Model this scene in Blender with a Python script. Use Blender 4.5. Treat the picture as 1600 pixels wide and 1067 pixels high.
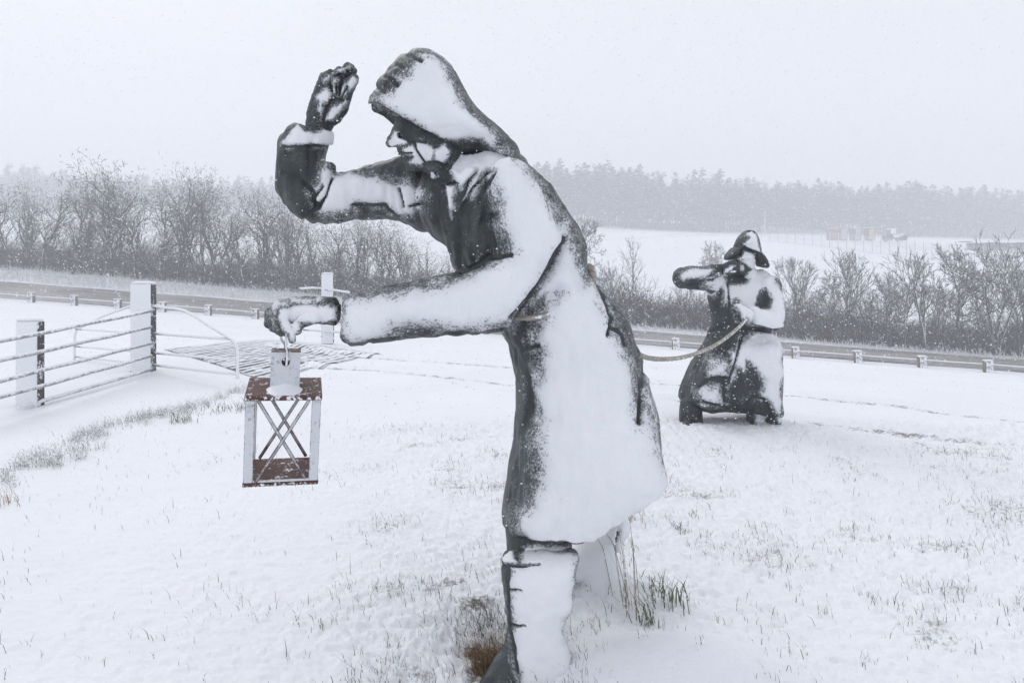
import bpy, bmesh, math, random
import numpy as np
from mathutils import Vector, Matrix

for o in list(bpy.data.objects):
    bpy.data.objects.remove(o)
random.seed(7)
RNG = np.random.default_rng(11)
SC = bpy.context.scene
COL = SC.collection
R = math.radians

# ------------------------------------------------------------------ camera
F = 1067.0          # focal length in photo pixels
H0 = 1.45           # camera height
HZ = 440.0          # horizon row
cam_d = bpy.data.cameras.new('camera')
cam_d.sensor_width = 36.0
cam_d.lens = 24.0
cam_d.shift_y = -(533.5 - HZ) / 1600.0
cam_d.clip_start = 0.05
cam_d.clip_end = 4000.0
cam = bpy.data.objects.new('camera', cam_d)
cam.location = (0, 0, H0)
cam.rotation_euler = (R(90), 0, 0)
COL.objects.link(cam)
SC.camera = cam

# ------------------------------------------------------------------ world: snowy overcast
SUN_EL, SUN_AZ = 38.0, 25.0
world = bpy.data.worlds.new('World')
SC.world = world
world.use_nodes = True
wn, wl = world.node_tree.nodes, world.node_tree.links
wn.clear()
w_out = wn.new('ShaderNodeOutputWorld')
w_bg = wn.new('ShaderNodeBackground')
w_bg.inputs['Strength'].default_value = 0.10
w_sky = wn.new('ShaderNodeTexSky')
w_sky.sky_type = 'NISHITA'
w_sky.sun_disc = False
w_sky.sun_elevation = R(SUN_EL)
w_sky.sun_rotation = R(SUN_AZ)
w_sky.air_density = 1.0
w_sky.dust_density = 4.0
w_hs = wn.new('ShaderNodeHueSaturation')
w_hs.inputs['Saturation'].default_value = 0.25
w_mix = wn.new('ShaderNodeMix')
w_mix.data_type = 'RGBA'
w_mix.inputs[0].default_value = 0.90       # the closed cloud deck hides nearly all of the clear sky
w_mix.inputs[7].default_value = (8.75, 8.90, 9.50, 1)
wl.new(w_sky.outputs[0], w_hs.inputs['Color'])
wl.new(w_hs.outputs[0], w_mix.inputs[6])
wl.new(w_mix.outputs[2], w_bg.inputs['Color'])
wl.new(w_bg.outputs[0], w_out.inputs['Surface'])

sun_d = bpy.data.lights.new('sun', 'SUN')
sun_d.energy = 0.9
sun_d.angle = R(28)
sun_d.color = (1.0, 0.98, 0.95)
sun = bpy.data.objects.new('sun', sun_d)
COL.objects.link(sun)
_az, _el = R(-35), R(42)    # the brighter part of the cloud, ahead and to the left
_d = Vector((math.sin(_az) * math.cos(_el), math.cos(_az) * math.cos(_el), math.sin(_el)))
sun.rotation_euler = _d.to_track_quat('Z', 'Y').to_euler()
w_sky.sun_elevation = _el
w_sky.sun_rotation = _az

vs = SC.view_settings
vs.view_transform = 'Standard'
vs.look = 'None'
vs.gamma = 1.0
vs.use_curve_mapping = False
vs.exposure = 0.07
SC.cycles.use_denoising = True
SC.cycles.volume_bounces = 4
SC.cycles.max_bounces = 8
SC.cycles.volume_step_rate = 1.0


# ------------------------------------------------------------------ helpers
def W(px, py, Y):
    return Vector(((px - 800.0) / F * Y, Y, H0 - (py - HZ) / F * Y))


def tag(o, label=None, cat=None, group=None, kind=None):
    if label: o['label'] = label
    if cat: o['category'] = cat
    if group: o['group'] = group
    if kind: o['kind'] = kind
    return o


def empty(name, loc, label, cat, group=None, rz=0.0):
    o = bpy.data.objects.new(name, None)
    o.empty_display_size = 0.2
    o.location = loc
    o.rotation_euler = (0, 0, rz)
    COL.objects.link(o)
    return tag(o, label, cat, group)


def link(name, me, parent=None, world_space=True):
    o = bpy.data.objects.new(name, me)
    COL.objects.link(o)
    if parent is not None:
        o.parent = parent
        if world_space:
            o.matrix_parent_inverse = Matrix.LocRotScale(parent.location, parent.rotation_euler, parent.scale).inverted()
    return o


def mesh_np(name, V, faces, mat, smooth=True, attrs=None):
    """V (N,3), faces (M,k) of constant k"""
    me = bpy.data.meshes.new(name)
    V = np.asarray(V, dtype=np.float32)
    faces = np.asarray(faces, dtype=np.int32)
    M, k = faces.shape
    me.vertices.add(len(V))
    me.vertices.foreach_set('co', V.ravel())
    me.loops.add(M * k)
    me.loops.foreach_set('vertex_index', faces.ravel())
    me.polygons.add(M)
    me.polygons.foreach_set('loop_start', np.arange(M, dtype=np.int32) * k)
    me.polygons.foreach_set('use_smooth', np.full(M, smooth, dtype=bool))
    for an, arr in (attrs or {}).items():
        a = me.attributes.new(an, 'FLOAT', 'POINT')
        a.data.foreach_set('value', np.asarray(arr, dtype=np.float32))
    me.update(calc_edges=True)
    if mat: me.materials.append(mat)
    return me


class MB:
    """collects plain pieces into one mesh"""
    def __init__(s): s.v, s.f = [], []

    def add(s, vs_, fs):
        n = len(s.v)
        s.v += [tuple(v) for v in vs_]
        s.f += [tuple(i + n for i in f) for f in fs]

    def box(s, c, size, rot=None, bev=0.0):
        hx, hy, hz = size[0] / 2, size[1] / 2, size[2] / 2
        b = min(bev, hx * .9, hy * .9, hz * .9)
        if b > 0:
            pts = []
            for z, ins in ((-hz, b), (-hz + b, 0), (hz - b, 0), (hz, b)):
                x, y = hx - ins, hy - ins
                q = b if ins == 0 else b * .5
                pts += [(x - q, -y, z), (x, -y + q, z), (x, y - q, z), (x - q, y, z), (-x + q, y, z), (-x, y - q, z), (-x, -y + q, z), (-x + q, -y, z)]
            fs = [tuple(range(7, -1, -1)), tuple(range(24, 32))]
            for l in range(3):
                for i in range(8):
                    j = (i + 1) % 8
                    fs.append((l * 8 + i, l * 8 + j, l * 8 + 8 + j, l * 8 + 8 + i))
        else:
            pts = [(x, y, z) for z in (-hz, hz) for (x, y) in ((-hx, -hy), (hx, -hy), (hx, hy), (-hx, hy))]
            fs = [(3, 2, 1, 0), (4, 5, 6, 7), (0, 1, 5, 4), (1, 2, 6, 5), (2, 3, 7, 6), (3, 0, 4, 7)]
        m = rot if rot is not None else Matrix.Identity(3)
        c = Vector(c)
        s.add([m @ Vector(p) + c for p in pts], fs)

    def tube(s, pts, r, n=8, twist=None, caps=True):
        pts = [Vector(p) for p in pts]
        rs = r if isinstance(r, (list, tuple)) else [r] * len(pts)
        rings, up, L = [], Vector((0, 0, 1)), 0.0
        for i, p in enumerate(pts):
            a = pts[max(i - 1, 0)]; b = pts[min(i + 1, len(pts) - 1)]
            t = (b - a).normalized()
            if i: L += (p - pts[i - 1]).length
            if abs(t.dot(up)) > .98: up = Vector((1, 0, 0)) if abs(t.x) < .9 else Vector((0, 1, 0))
            x = t.cross(up).normalized(); up = x.cross(t).normalized()
            ring = []
            for k in range(n):
                th = 2 * math.pi * k / n
                rr = rs[i]
                if twist: rr *= 1 + twist[0] * math.cos(3 * th - L * twist[1])
                ring.append(p + (x * math.cos(th) + up * math.sin(th)) * rr)
            rings.append(ring)
        fs, vs_ = [], [v for rg in rings for v in rg]
        for i in range(len(rings) - 1):
            for k in range(n):
                q = (k + 1) % n
                fs.append((i * n + k, i * n + q, (i + 1) * n + q, (i + 1) * n + k))
        if caps:
            fs.append(tuple(range(n - 1, -1, -1)))
            fs.append(tuple((len(rings) - 1) * n + k for k in range(n)))
        s.add(vs_, fs)

    def mesh(s, name, mat, smooth=False):
        me = bpy.data.meshes.new(name)
        me.from_pydata(s.v, [], s.f)
        bm = bmesh.new(); bm.from_mesh(me)
        bmesh.ops.recalc_face_normals(bm, faces=bm.faces)
        bm.to_mesh(me); bm.free()
        if smooth:
            me.polygons.foreach_set('use_smooth', [True] * len(me.polygons))
        if mat: me.materials.append(mat)
        return me

    def build(s, name, mat, parent=None, smooth=False, world_space=True):
        return link(name, s.mesh(name, mat, smooth), parent, world_space)


def bez(pts, n=8):
    """Catmull-Rom through points"""
    P = [Vector(p) for p in pts]
    P = [P[0] * 2 - P[1]] + P + [P[-1] * 2 - P[-2]]
    out = []
    for i in range(1, len(P) - 2):
        for k in range(n):
            t = k / n
            a, b, c, d = P[i - 1], P[i], P[i + 1], P[i + 2]
            out.append(.5 * ((2 * b) + (c - a) * t + (2 * a - 5 * b + 4 * c - d) * t * t + (3 * b - a - 3 * c + d) * t ** 3))
    out.append(P[-2])
    return out


# value noise ------------------------------------------------------
_LAT = RNG.random((32, 32, 32)).astype(np.float32)


def vnoise(P, seed=0):
    P = np.asarray(P, dtype=np.float32) + np.float32(seed * 7.31 + 100.0)
    i = np.floor(P).astype(np.int32)
    f = P - i
    f = f * f * (3 - 2 * f)
    i &= 31
    j = (i + 1) & 31
    x0, y0, z0 = i[..., 0], i[..., 1], i[..., 2]
    x1, y1, z1 = j[..., 0], j[..., 1], j[..., 2]
    fx, fy, fz = f[..., 0], f[..., 1], f[..., 2]
    a = _LAT[x0, y0, z0] * (1 - fx) + _LAT[x1, y0, z0] * fx
    b = _LAT[x0, y1, z0] * (1 - fx) + _LAT[x1, y1, z0] * fx
    c = _LAT[x0, y0, z1] * (1 - fx) + _LAT[x1, y0, z1] * fx
    d = _LAT[x0, y1, z1] * (1 - fx) + _LAT[x1, y1, z1] * fx
    return (a * (1 - fy) + b * fy) * (1 - fz) + (c * (1 - fy) + d * fy) * fz


def fbm(P, octs=4, seed=0):
    P = np.asarray(P, dtype=np.float32)
    s, a, t = 0.0, 1.0, 0.0
    for o in range(octs):
        s = s + a * (vnoise(P * (2.03 ** o), seed + o * 3) - .5)
        t += a; a *= .5
    return s / t * 2


def sst(a, b, x):
    t = np.clip((x - a) / (b - a), 0, 1)
    return t * t * (3 - 2 * t)


def poly_sd(poly, X, Z):
    """signed distance (negative inside) of points to polygon"""
    poly = np.asarray(poly, dtype=np.float32)
    d = np.full(X.shape, 1e9, dtype=np.float32)
    ins = np.zeros(X.shape, dtype=bool)
    n = len(poly)
    for i in range(n):
        ax, az = poly[i]; bx, bz = poly[(i + 1) % n]
        ex, ez = bx - ax, bz - az
        l2 = ex * ex + ez * ez
        if l2 < 1e-12: continue
        wx, wz = X - ax, Z - az
        t = np.clip((wx * ex + wz * ez) / l2, 0, 1)
        qx, qz = wx - ex * t, wz - ez * t
        d = np.minimum(d, qx * qx + qz * qz)
        c = ((az <= Z) != (bz <= Z)) & (X < (bx - ax) * (Z - az) / (bz - az if abs(bz - az) > 1e-9 else 1e-9) + ax)
        ins ^= c
    d = np.sqrt(d)
    return np.where(ins, -d, d)


def line_d(pts, X, Z):
    d = np.full(X.shape, 1e9, dtype=np.float32)
    for (ax, az), (bx, bz) in zip(pts[:-1], pts[1:]):
        ex, ez = bx - ax, bz - az
        wx, wz = X - ax, Z - az
        t = np.clip((wx * ex + wz * ez) / (ex * ex + ez * ez + 1e-9), 0, 1)
        d = np.minimum(d, (wx - ex * t) ** 2 + (wz - ez * t) ** 2)
    return np.sqrt(d)


def chaikin(p, n=1):
    p = [np.array(q, dtype=float) for q in p]
    for _ in range(n):
        o = []
        for i in range(len(p)):
            a, b = p[i], p[(i + 1) % len(p)]
            o += [a * .75 + b * .25, a * .25 + b * .75]
        p = o
    return p


def cv(off, sc, pts):
    return [(off[0] + x / sc, off[1] + y / sc) for x, y in pts]


# signed-distance sculpting -------------------------------------------
class Vol:
    def __init__(s, lo, hi, h):
        s.lo = np.array(lo, dtype=np.float32); s.h = h
        s.n = np.ceil((np.array(hi) - s.lo) / h).astype(int) + 1
        s.F = np.full(s.n, 1.0, dtype=np.float32)
        s.ax = [s.lo[i] + h * np.arange(s.n[i], dtype=np.float32) for i in range(3)]

    def sub(s, lo, hi):
        a = [max(0, int((lo[i] - s.lo[i]) / s.h)) for i in range(3)]
        b = [min(int(s.n[i]), int((hi[i] - s.lo[i]) / s.h) + 2) for i in range(3)]
        sl = tuple(slice(a[i], b[i]) for i in range(3))
        return sl, s.ax[0][sl[0]][:, None, None], s.ax[1][sl[1]][None, :, None], s.ax[2][sl[2]][None, None, :]

    def put(s, sl, D, k, mode='add'):
        A = s.F[sl]
        if mode == 'sub':
            D = -D
            h = np.clip(.5 - .5 * (A - D) / k, 0, 1) if k > 0 else None
            s.F[sl] = np.maximum(A, D) if k <= 0 else (A * (1 - h) + D * h + k * h * (1 - h))
            return
        if k <= 0:
            s.F[sl] = np.minimum(A, D)
        else:
            h = np.clip(.5 + .5 * (A - D) / k, 0, 1)
            s.F[sl] = A * (1 - h) + D * h - k * h * (1 - h)

    def cone(s, a, b, ra, rb, k=.02, sy=1.0, mode='add'):
        """tapered capsule; sy flattens it in depth"""
        a = np.array(a, dtype=np.float32); b = np.array(b, dtype=np.float32)
        m = max(ra, rb) + k + 3 * s.h
        sl, x, y, z = s.sub(np.minimum(a, b) - m, np.maximum(a, b) + m)
        e = b - a; l2 = float(e @ e) + 1e-9
        t = np.clip(((x - a[0]) * e[0] + (y - a[1]) * e[1] + (z - a[2]) * e[2]) / l2, 0, 1)
        d = np.sqrt((x - a[0] - e[0] * t) ** 2 + ((y - a[1] - e[1] * t) / sy) ** 2 + (z - a[2] - e[2] * t) ** 2)
        s.put(sl, (d - (ra + (rb - ra) * t)).astype(np.float32), k, mode)

    def chain(s, pts, rs, k=.01, join=.004, sy=1.0):
        for i in range(len(pts) - 1):
            s.cone(pts[i], pts[i + 1], rs[i], rs[i + 1], k if i == 0 else join, sy)

    def ball(s, c, r, k=.02, mode='add'):
        c = np.array(c, dtype=np.float32); r = np.array(r, dtype=np.float32)
        m = r + k + 3 * s.h
        sl, x, y, z = s.sub(c - m, c + m)
        q = np.sqrt(((x - c[0]) / r[0]) ** 2 + ((y - c[1]) / r[1]) ** 2 + ((z - c[2]) / r[2]) ** 2)
        s.put(sl, ((q - 1) * r.min()).astype(np.float32), k, mode)

    def inflate(s, poly_px, Yp, yc, T, Rr, k=.02, mode='add', ymax=None, blur=2, chk=1):
        """a traced outline given real rounded thickness: ellipse-like section of half depth T"""
        P = np.array([(W(x, y, Yp).x, W(x, y, Yp).z) for x, y in chaikin(poly_px, chk)], dtype=np.float32)
        m = k + 3 * s.h
        tm = T if not callable(T) else .45
        ycm = yc if not callable(yc) else None
        lo = (P[:, 0].min() - m, (ycm - tm if ycm else s.lo[1]) - m, P[:, 1].min() - m)
        hi = (P[:, 0].max() + m, (ycm + tm if ycm else 99) + m, P[:, 1].max() + m)
        if ycm is None: hi = (hi[0], s.ax[1][-1], hi[2])
        sl, x, y, z = s.sub(lo, hi)
        X, Z = np.meshgrid(x[:, 0, 0], z[0, 0, :], indexing='ij')
        d = poly_sd(P, X, Z)
        for _ in range(blur):
            q = np.pad(d, 1, mode='edge')
            sm = (q[:-2, 1:-1] + q[2:, 1:-1] + q[1:-1, :-2] + q[1:-1, 2:] + 2 * q[1:-1, 1:-1]) / 6
            w = np.clip(-d / .02, 0, 1)
            d = d * (1 - w) + sm * w
        Tt = T(X, Z) if callable(T) else np.full(X.shape, T)
        Yc = yc(X, Z) if callable(yc) else np.full(X.shape, yc)
        u = np.maximum(0, Rr + d) / Rr
        u = np.sqrt(u * u + 1e-4)
        v = (y - Yc[:, None, :]) / Tt[:, None, :]
        D = (np.sqrt(u[:, None, :] ** 2 + v ** 2) - 1) * np.minimum(Rr, Tt)[:, None, :]
        if ymax is not None:
            D = np.maximum(D, y - ymax)
        s.put(sl, D.astype(np.float32), k, mode)

    def extract(s, smooth=1):
        Fv, h = s.F, s.h
        Fv[0], Fv[-1] = 1, 1; Fv[:, 0], Fv[:, -1] = 1, 1; Fv[:, :, 0], Fv[:, :, -1] = 1, 1
        ins = Fv < 0
        n = np.array(Fv.shape) - 1
        cnt = np.zeros(n, dtype=np.int8)
        offs = [(i, j, k) for i in (0, 1) for j in (0, 1) for k in (0, 1)]
        for o in offs:
            cnt += ins[o[0]:o[0] + n[0], o[1]:o[1] + n[1], o[2]:o[2] + n[2]]
        act = (cnt > 0) & (cnt < 8)
        I = np.argwhere(act)
        idx = np.full(n, -1, dtype=np.int32)
        idx[act] = np.arange(len(I))
        acc = np.zeros((len(I), 3), dtype=np.float32); c = np.zeros(len(I), dtype=np.float32)
        for a in offs:
            for ax in range(3):
                if a[ax] == 1: continue
                b = list(a); b[ax] = 1
                fa = Fv[I[:, 0] + a[0], I[:, 1] + a[1], I[:, 2] + a[2]]
                fb = Fv[I[:, 0] + b[0], I[:, 1] + b[1], I[:, 2] + b[2]]
                m = (fa < 0) != (fb < 0)
                t = np.where(m, fa / np.where(m, fa - fb, 1), 0)
                p = np.tile(np.array(a, dtype=np.float32), (len(I), 1)); p[:, ax] += t
                acc[m] += p[m]; c[m] += 1
        V = s.lo + (I + acc / c[:, None]) * h
        quads = []
        for ax in range(3):
            u, v = (ax + 1) % 3, (ax + 2) % 3
            sa = [slice(None)] * 3; sb = [slice(None)] * 3
            sa[ax] = slice(0, -1); sb[ax] = slice(1, None)
            A, B = ins[tuple(sa)], ins[tuple(sb)]
            E = np.argwhere(A != B)
            E = E[(E[:, u] > 0) & (E[:, v] > 0) & (E[:, u] < n[u]) & (E[:, v] < n[v])]
            q = []
            for du, dv in ((1, 1), (0, 1), (0, 0), (1, 0)):
                e = E.copy(); e[:, u] -= du; e[:, v] -= dv
                q.append(idx[e[:, 0], e[:, 1], e[:, 2]])
            q = np.stack(q, 1)
            flip = ~A[E[:, 0], E[:, 1], E[:, 2]]
            q[flip] = q[flip][:, ::-1]
            quads.append(q)
        Q = np.concatenate(quads)
        Q = Q[(Q >= 0).all(1)]
        for _ in range(smooth):
            S = np.zeros_like(V); C = np.zeros(len(V), dtype=np.float32)
            for i in range(4):
                a, b = Q[:, i], Q[:, (i + 1) % 4]
                for ax in range(3):
                    S[:, ax] += np.bincount(a, V[b, ax], len(V)) + np.bincount(b, V[a, ax], len(V))
                C += np.bincount(a, minlength=len(V)) + np.bincount(b, minlength=len(V))
            V = V * .45 + S / np.maximum(C, 1)[:, None] * .55
        return V.astype(np.float32), Q


def vnormals(V, Q):
    e1 = V[Q[:, 2]] - V[Q[:, 0]]; e2 = V[Q[:, 3]] - V[Q[:, 1]]
    fn = np.cross(e1, e2)
    N = np.zeros_like(V)
    for i in range(4):
        for ax in range(3):
            N[:, ax] += np.bincount(Q[:, i], fn[:, ax], len(V))
    return N / (np.linalg.norm(N, axis=1, keepdims=True) + 1e-9)


def sculpt(name, vol, mat, parent, snow=(), bare=(), grooves=(), wrinkle=.004, wr_sc=(14, 14, 5), thick=.010, ny=.35, soft=14.0, smooth=2, base=-1.0, top=None):
    """extract, wrinkle, groove and plaster with snow. snow/bare: outlines of the drifts
    as they lie on the side of the figure that faces the wind."""
    V, Q = vol.extract(smooth)
    N = vnormals(V, Q)
    px = 800 + F * V[:, 0] / V[:, 1]; py = HZ - F * (V[:, 2] - H0) / V[:, 1]
    side = sst(.35, .0, N[:, 1])
    if wrinkle:
        q_ = V * np.array(wr_sc)
        cre = np.abs(fbm(q_ * np.array([1.5, 1.5, .8]) + 5, 3, 15))
        cre = np.minimum(cre * 3.2, 1)
        V = V + N * (wrinkle * (fbm(q_, 4, 5) + .6 * (cre - .8)))[:, None]
    g = np.zeros(len(V), dtype=np.float32)
    for pts, wd, dp in grooves:
        d = line_d(pts, px, py)
        g += dp * np.exp(-(d / wd) ** 2)
    V = V - N * (g * side)[:, None]
    wob = fbm(np.stack([px / 16, py / 16, V[:, 1] * 4], 1), 3, 9) * 5
    s = np.full(len(V), base, dtype=np.float32)
    for it in snow:
        pl, sf = (it[0], it[1]) if isinstance(it[0], list) else (it, soft)
        s = np.maximum(s, np.clip(-(poly_sd(pl, px, py) + wob * min(1, sf / 10)) / sf, -1, 1))
    for it in bare:
        pl, sf = (it[0], it[1]) if isinstance(it[0], list) else (it, soft)
        s = np.minimum(s, np.clip((poly_sd(pl, px, py) + wob * min(1, sf / 10)) / sf, -1, 1))
    s = np.minimum(s, np.clip((ny - N[:, 1]) * 2.4 - np.clip(-N[:, 2] - .38, 0, 1) * 5, -1, 1))
    if top is not None:
        s = np.maximum(s, np.clip((N[:, 2] - top) * 3, -1, .7))
    for pts, wd, dp in grooves:
        if dp > .004:
            d = line_d(pts, px, py)
            s = s - 1.8 * np.exp(-(d / (wd * .75)) ** 2)
    lump = .45 + .7 * vnoise(V * 9, 4) + .45 * vnoise(V * 24, 6)
    V = V + N * (thick * sst(-.15, .5, s) * lump)[:, None]
    me = mesh_np(name, V, Q, mat, True, {'snow': s})
    return link(name, me, parent)


# ------------------------------------------------------------------ materials
def new_mat(name):
    m = bpy.data.materials.new(name)
    m.use_nodes = True
    nt = m.node_tree
    b = nt.nodes['Principled BSDF']
    return m, nt, b


class NT:
    def __init__(s, nt): s.nt = nt

    def n(s, t, **kw):
        nd = s.nt.nodes.new(t)
        for k, v in kw.items():
            if k.startswith('i_'):
                nd.inputs[k[2:].replace('_', ' ')].default_value = v
            else:
                setattr(nd, k, v)
        return nd

    def l(s, a, b): s.nt.links.new(a, b)

    def math(s, op, a, b=None, c=None, clamp=False):
        m = s.n('ShaderNodeMath', operation=op, use_clamp=clamp)
        for i, v in enumerate((a, b, c)):
            if v is None: continue
            if isinstance(v, (int, float)): m.inputs[i].default_value = v
            else: s.l(v, m.inputs[i])
        return m.outputs[0]

    def noise(s, scale, detail=4, rough=.55, vec=None, dist=0.0):
        nd = s.n('ShaderNodeTexNoise')
        nd.inputs['Scale'].default_value = scale
        nd.inputs['Detail'].default_value = detail
        nd.inputs['Roughness'].default_value = rough
        nd.inputs['Distortion'].default_value = dist
        if vec is None: vec = s.n('ShaderNodeTexCoord').outputs['Object']
        s.l(vec, nd.inputs['Vector'])
        return nd.outputs['Fac']

    def mixc(s, fac, a, b):
        m = s.n('ShaderNodeMix', data_type='RGBA')
        if isinstance(fac, (int, float)): m.inputs[0].default_value = fac
        else: s.l(fac, m.inputs[0])
        for i, v in ((6, a), (7, b)):
            if isinstance(v, tuple): m.inputs[i].default_value = (*v, 1)
            else: s.l(v, m.inputs[i])
        return m.outputs[2]

    def ramp(s, v, a, b):
        m = s.n('ShaderNodeMapRange', interpolation_type='SMOOTHSTEP')
        s.l(v, m.inputs[0]); m.inputs[1].default_value = a; m.inputs[2].default_value = b
        return m.outputs[0]

    def bump(s, h, strength, dist, normal=None):
        b = s.n('ShaderNodeBump')
        b.inputs['Strength'].default_value = strength
        b.inputs['Distance'].default_value = dist
        s.l(h, b.inputs['Height'])
        if normal: s.l(normal, b.inputs['Normal'])
        return b.outputs[0]


SNOW = (0.86, 0.872, 0.90)
RIME = (0.71, 0.73, 0.765)      # thin snow frozen on to the metal
WIND = (0.35, -0.93, 0.12)


def snowy(name, ca, cb, rough=.55, metal=0.0, mode='attr', thr=.25, spread=.5, fine=90., nsc=9., bumpd=.003, tops=0.0, stretch=None, snowc=None, soft=.10):
    """base look + snow. attr: snow where the plastered drifts are; normal: snow stuck to windward faces"""
    m, nt, b = new_mat(name)
    t = NT(nt)
    oc = t.n('ShaderNodeTexCoord').outputs['Object']
    vec = oc
    if stretch:
        mp = t.n('ShaderNodeMapping'); t.l(oc, mp.inputs[0]); mp.inputs['Scale'].default_value = stretch; vec = mp.outputs[0]
    n1 = t.noise(nsc, 5, .6, vec)
    base = t.mixc(t.ramp(n1, .3, .7), ca, cb)
    nf = t.noise(fine, 3, .6, oc)
    nm = t.noise(fine * .22, 3, .6, oc)
    if mode == 'attr':
        a = t.n('ShaderNodeAttribute', attribute_name='snow').outputs['Fac']
        v = t.math('ADD', a, t.math('MULTIPLY', t.math('SUBTRACT', nf, .5), 2.3))
        v = t.math('ADD', v, t.math('MULTIPLY', t.math('SUBTRACT', nm, .5), 1.7))
        nl_ = t.noise(4.0, 3, .6, oc)
        v = t.math('ADD', v, t.math('MULTIPLY', t.ramp(nl_, .48, .72), .42))
        core = t.ramp(v, -.36, .44)
        halo = t.math('MULTIPLY', t.ramp(v, -.80, .35), t.math('ADD', .06, t.math('MULTIPLY', nf, .80)))
        fac = t.math('MAXIMUM', core, halo)
    else:
        g = t.n('ShaderNodeNewGeometry')
        dt = t.n('ShaderNodeVectorMath', operation='DOT_PRODUCT')
        t.l(g.outputs['Normal'], dt.inputs[0])
        w = Vector(WIND).normalized()
        dt.inputs[1].default_value = w
        sp = t.n('ShaderNodeSeparateXYZ'); t.l(g.outputs['Normal'], sp.inputs[0])
        d = t.math('MAXIMUM', dt.outputs['Value'], t.math('MULTIPLY', sp.outputs['Z'], tops))
        v = t.math('ADD', d, t.math('MULTIPLY', t.math('SUBTRACT', nf, .5), spread))
        v = t.math('ADD', v, t.math('MULTIPLY', t.math('SUBTRACT', nm, .5), spread))
        fac = t.ramp(v, thr - soft, thr + soft)
    if mode == 'attr':
        nb_ = t.noise(5.0, 5, .65, oc)
        thin = t.math('MULTIPLY', t.ramp(a, .95, .0), .38)
        sc_ = t.mixc(t.ramp(t.math('ADD', t.math('MULTIPLY', nb_, .7), t.math('MULTIPLY', nf, .3)), .30, .70), (.79, .803, .83), (.85, .86, .885))
        sc_ = t.mixc(thin, sc_, (.42, .45, .49))
        t.l(t.mixc(fac, base, sc_), b.inputs['Base Color'])
    else:
        t.l(t.mixc(fac, base, snowc or SNOW), b.inputs['Base Color'])
    rg = t.n('ShaderNodeMapRange'); t.l(fac, rg.inputs[0]); rg.inputs[3].default_value = rough; rg.inputs[4].default_value = .85
    t.l(rg.outputs[0], b.inputs['Roughness'])
    if metal:
        mg = t.n('ShaderNodeMapRange'); t.l(fac, mg.inputs[0]); mg.inputs[3].default_value = metal; mg.inputs[4].default_value = 0
        t.l(mg.outputs[0], b.inputs['Metallic'])
    hh = t.math('ADD', t.math('MULTIPLY', nf, .35), t.math('MULTIPLY', fac, 1.0))
    hh = t.math('ADD', hh, t.math('MULTIPLY', n1, .8))
    hh = t.math('ADD', hh, t.math('MULTIPLY', nm, 1.0))
    t.l(t.bump(hh, .75, bumpd), b.inputs['Normal'])
    return m


def plain(name, ca, cb=None, rough=.6, nsc=8.0, metal=0.0, bumpd=0.0):
    m, nt, b = new_mat(name)
    t = NT(nt)
    n1 = t.noise(nsc, 4, .6)
    t.l(t.mixc(n1, ca, cb or ca), b.inputs['Base Color'])
    b.inputs['Roughness'].default_value = rough
    b.inputs['Metallic'].default_value = metal
    if bumpd: t.l(t.bump(n1, .6, bumpd), b.inputs['Normal'])
    return m


M = {}
M['bronze'] = snowy('statue_metal', (.006, .009, .011), (.052, .066, .066), rough=.46, metal=.1, fine=120, nsc=7, bumpd=.0025, stretch=(1.6, 1.6, .5))
M['bronze_far'] = snowy('statue_metal_far', (.008, .012, .015), (.040, .050, .055), rough=.5, metal=.2, fine=45, nsc=6, bumpd=.004, stretch=(1.4, 1.4, .6))
M['rust'] = snowy('lantern_rust', (.075, .036, .030), (.13, .06, .048), rough=.7, mode='normal', thr=.62, spread=1.25, fine=75, nsc=18, bumpd=.002, tops=.45, snowc=(.66, .68, .71), soft=.30)
M['rust_plate'] = snowy('lantern_plate_rust', (.062, .027, .021), (.115, .046, .034), rough=.7, mode='normal', thr=1.02, spread=1.4, fine=110, nsc=14, bumpd=.0015, tops=.80)
M['rust_bar'] = snowy('lantern_bar_rust', (.09, .045, .035), (.16, .10, .08), rough=.7, mode='normal', thr=.75, spread=1.0, fine=160, nsc=18, bumpd=.001, tops=.6, snowc=(.60, .62, .66), soft=.35)
M['wire'] = snowy('wire_metal', (.10, .09, .07), (.20, .17, .13), rough=.5, mode='normal', thr=.6, spread=.8, fine=160, nsc=20, bumpd=.001)
M['rope'] = snowy('rope_fibre', (.25, .23, .19), (.37, .345, .30), rough=.9, mode='normal', thr=.85, spread=.8, fine=90, nsc=40, bumpd=.002, tops=.75)
M['timber'] = snowy('post_timber', (.035, .032, .030), (.075, .068, .060), rough=.85, mode='normal', thr=.34, spread=1.4, fine=26, nsc=9, bumpd=.008, tops=.85)
M['galv'] = snowy('galvanised_rail', (.20, .21, .23), (.30, .31, .33), rough=.5, mode='normal', thr=.30, spread=.7, fine=70, nsc=20, bumpd=.002, tops=.8)
M['stub'] = snowy('stub_post_wood', (.12, .10, .08), (.22, .19, .16), rough=.9, mode='normal', thr=.80, spread=1.0, fine=25, nsc=6, bumpd=.004, tops=.95)

# ------------------------------------------------------------------ ground
# guard-rail line along the road (world), everything else hangs on it
GL = W(16, 470, 38.0); GR = W(1544, 582, 30.0)
GDIR = (GR - GL).normalized()
GSTEP = 2.68


def gp(s):      # point on the rail line, s metres left of the right-hand post
    return GR - GDIR * s


CP = []   # (X, Y, z)


def cp(px, py, Y):
    p = W(px, py, Y); CP.append((p.x, p.y, p.z))


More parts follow.
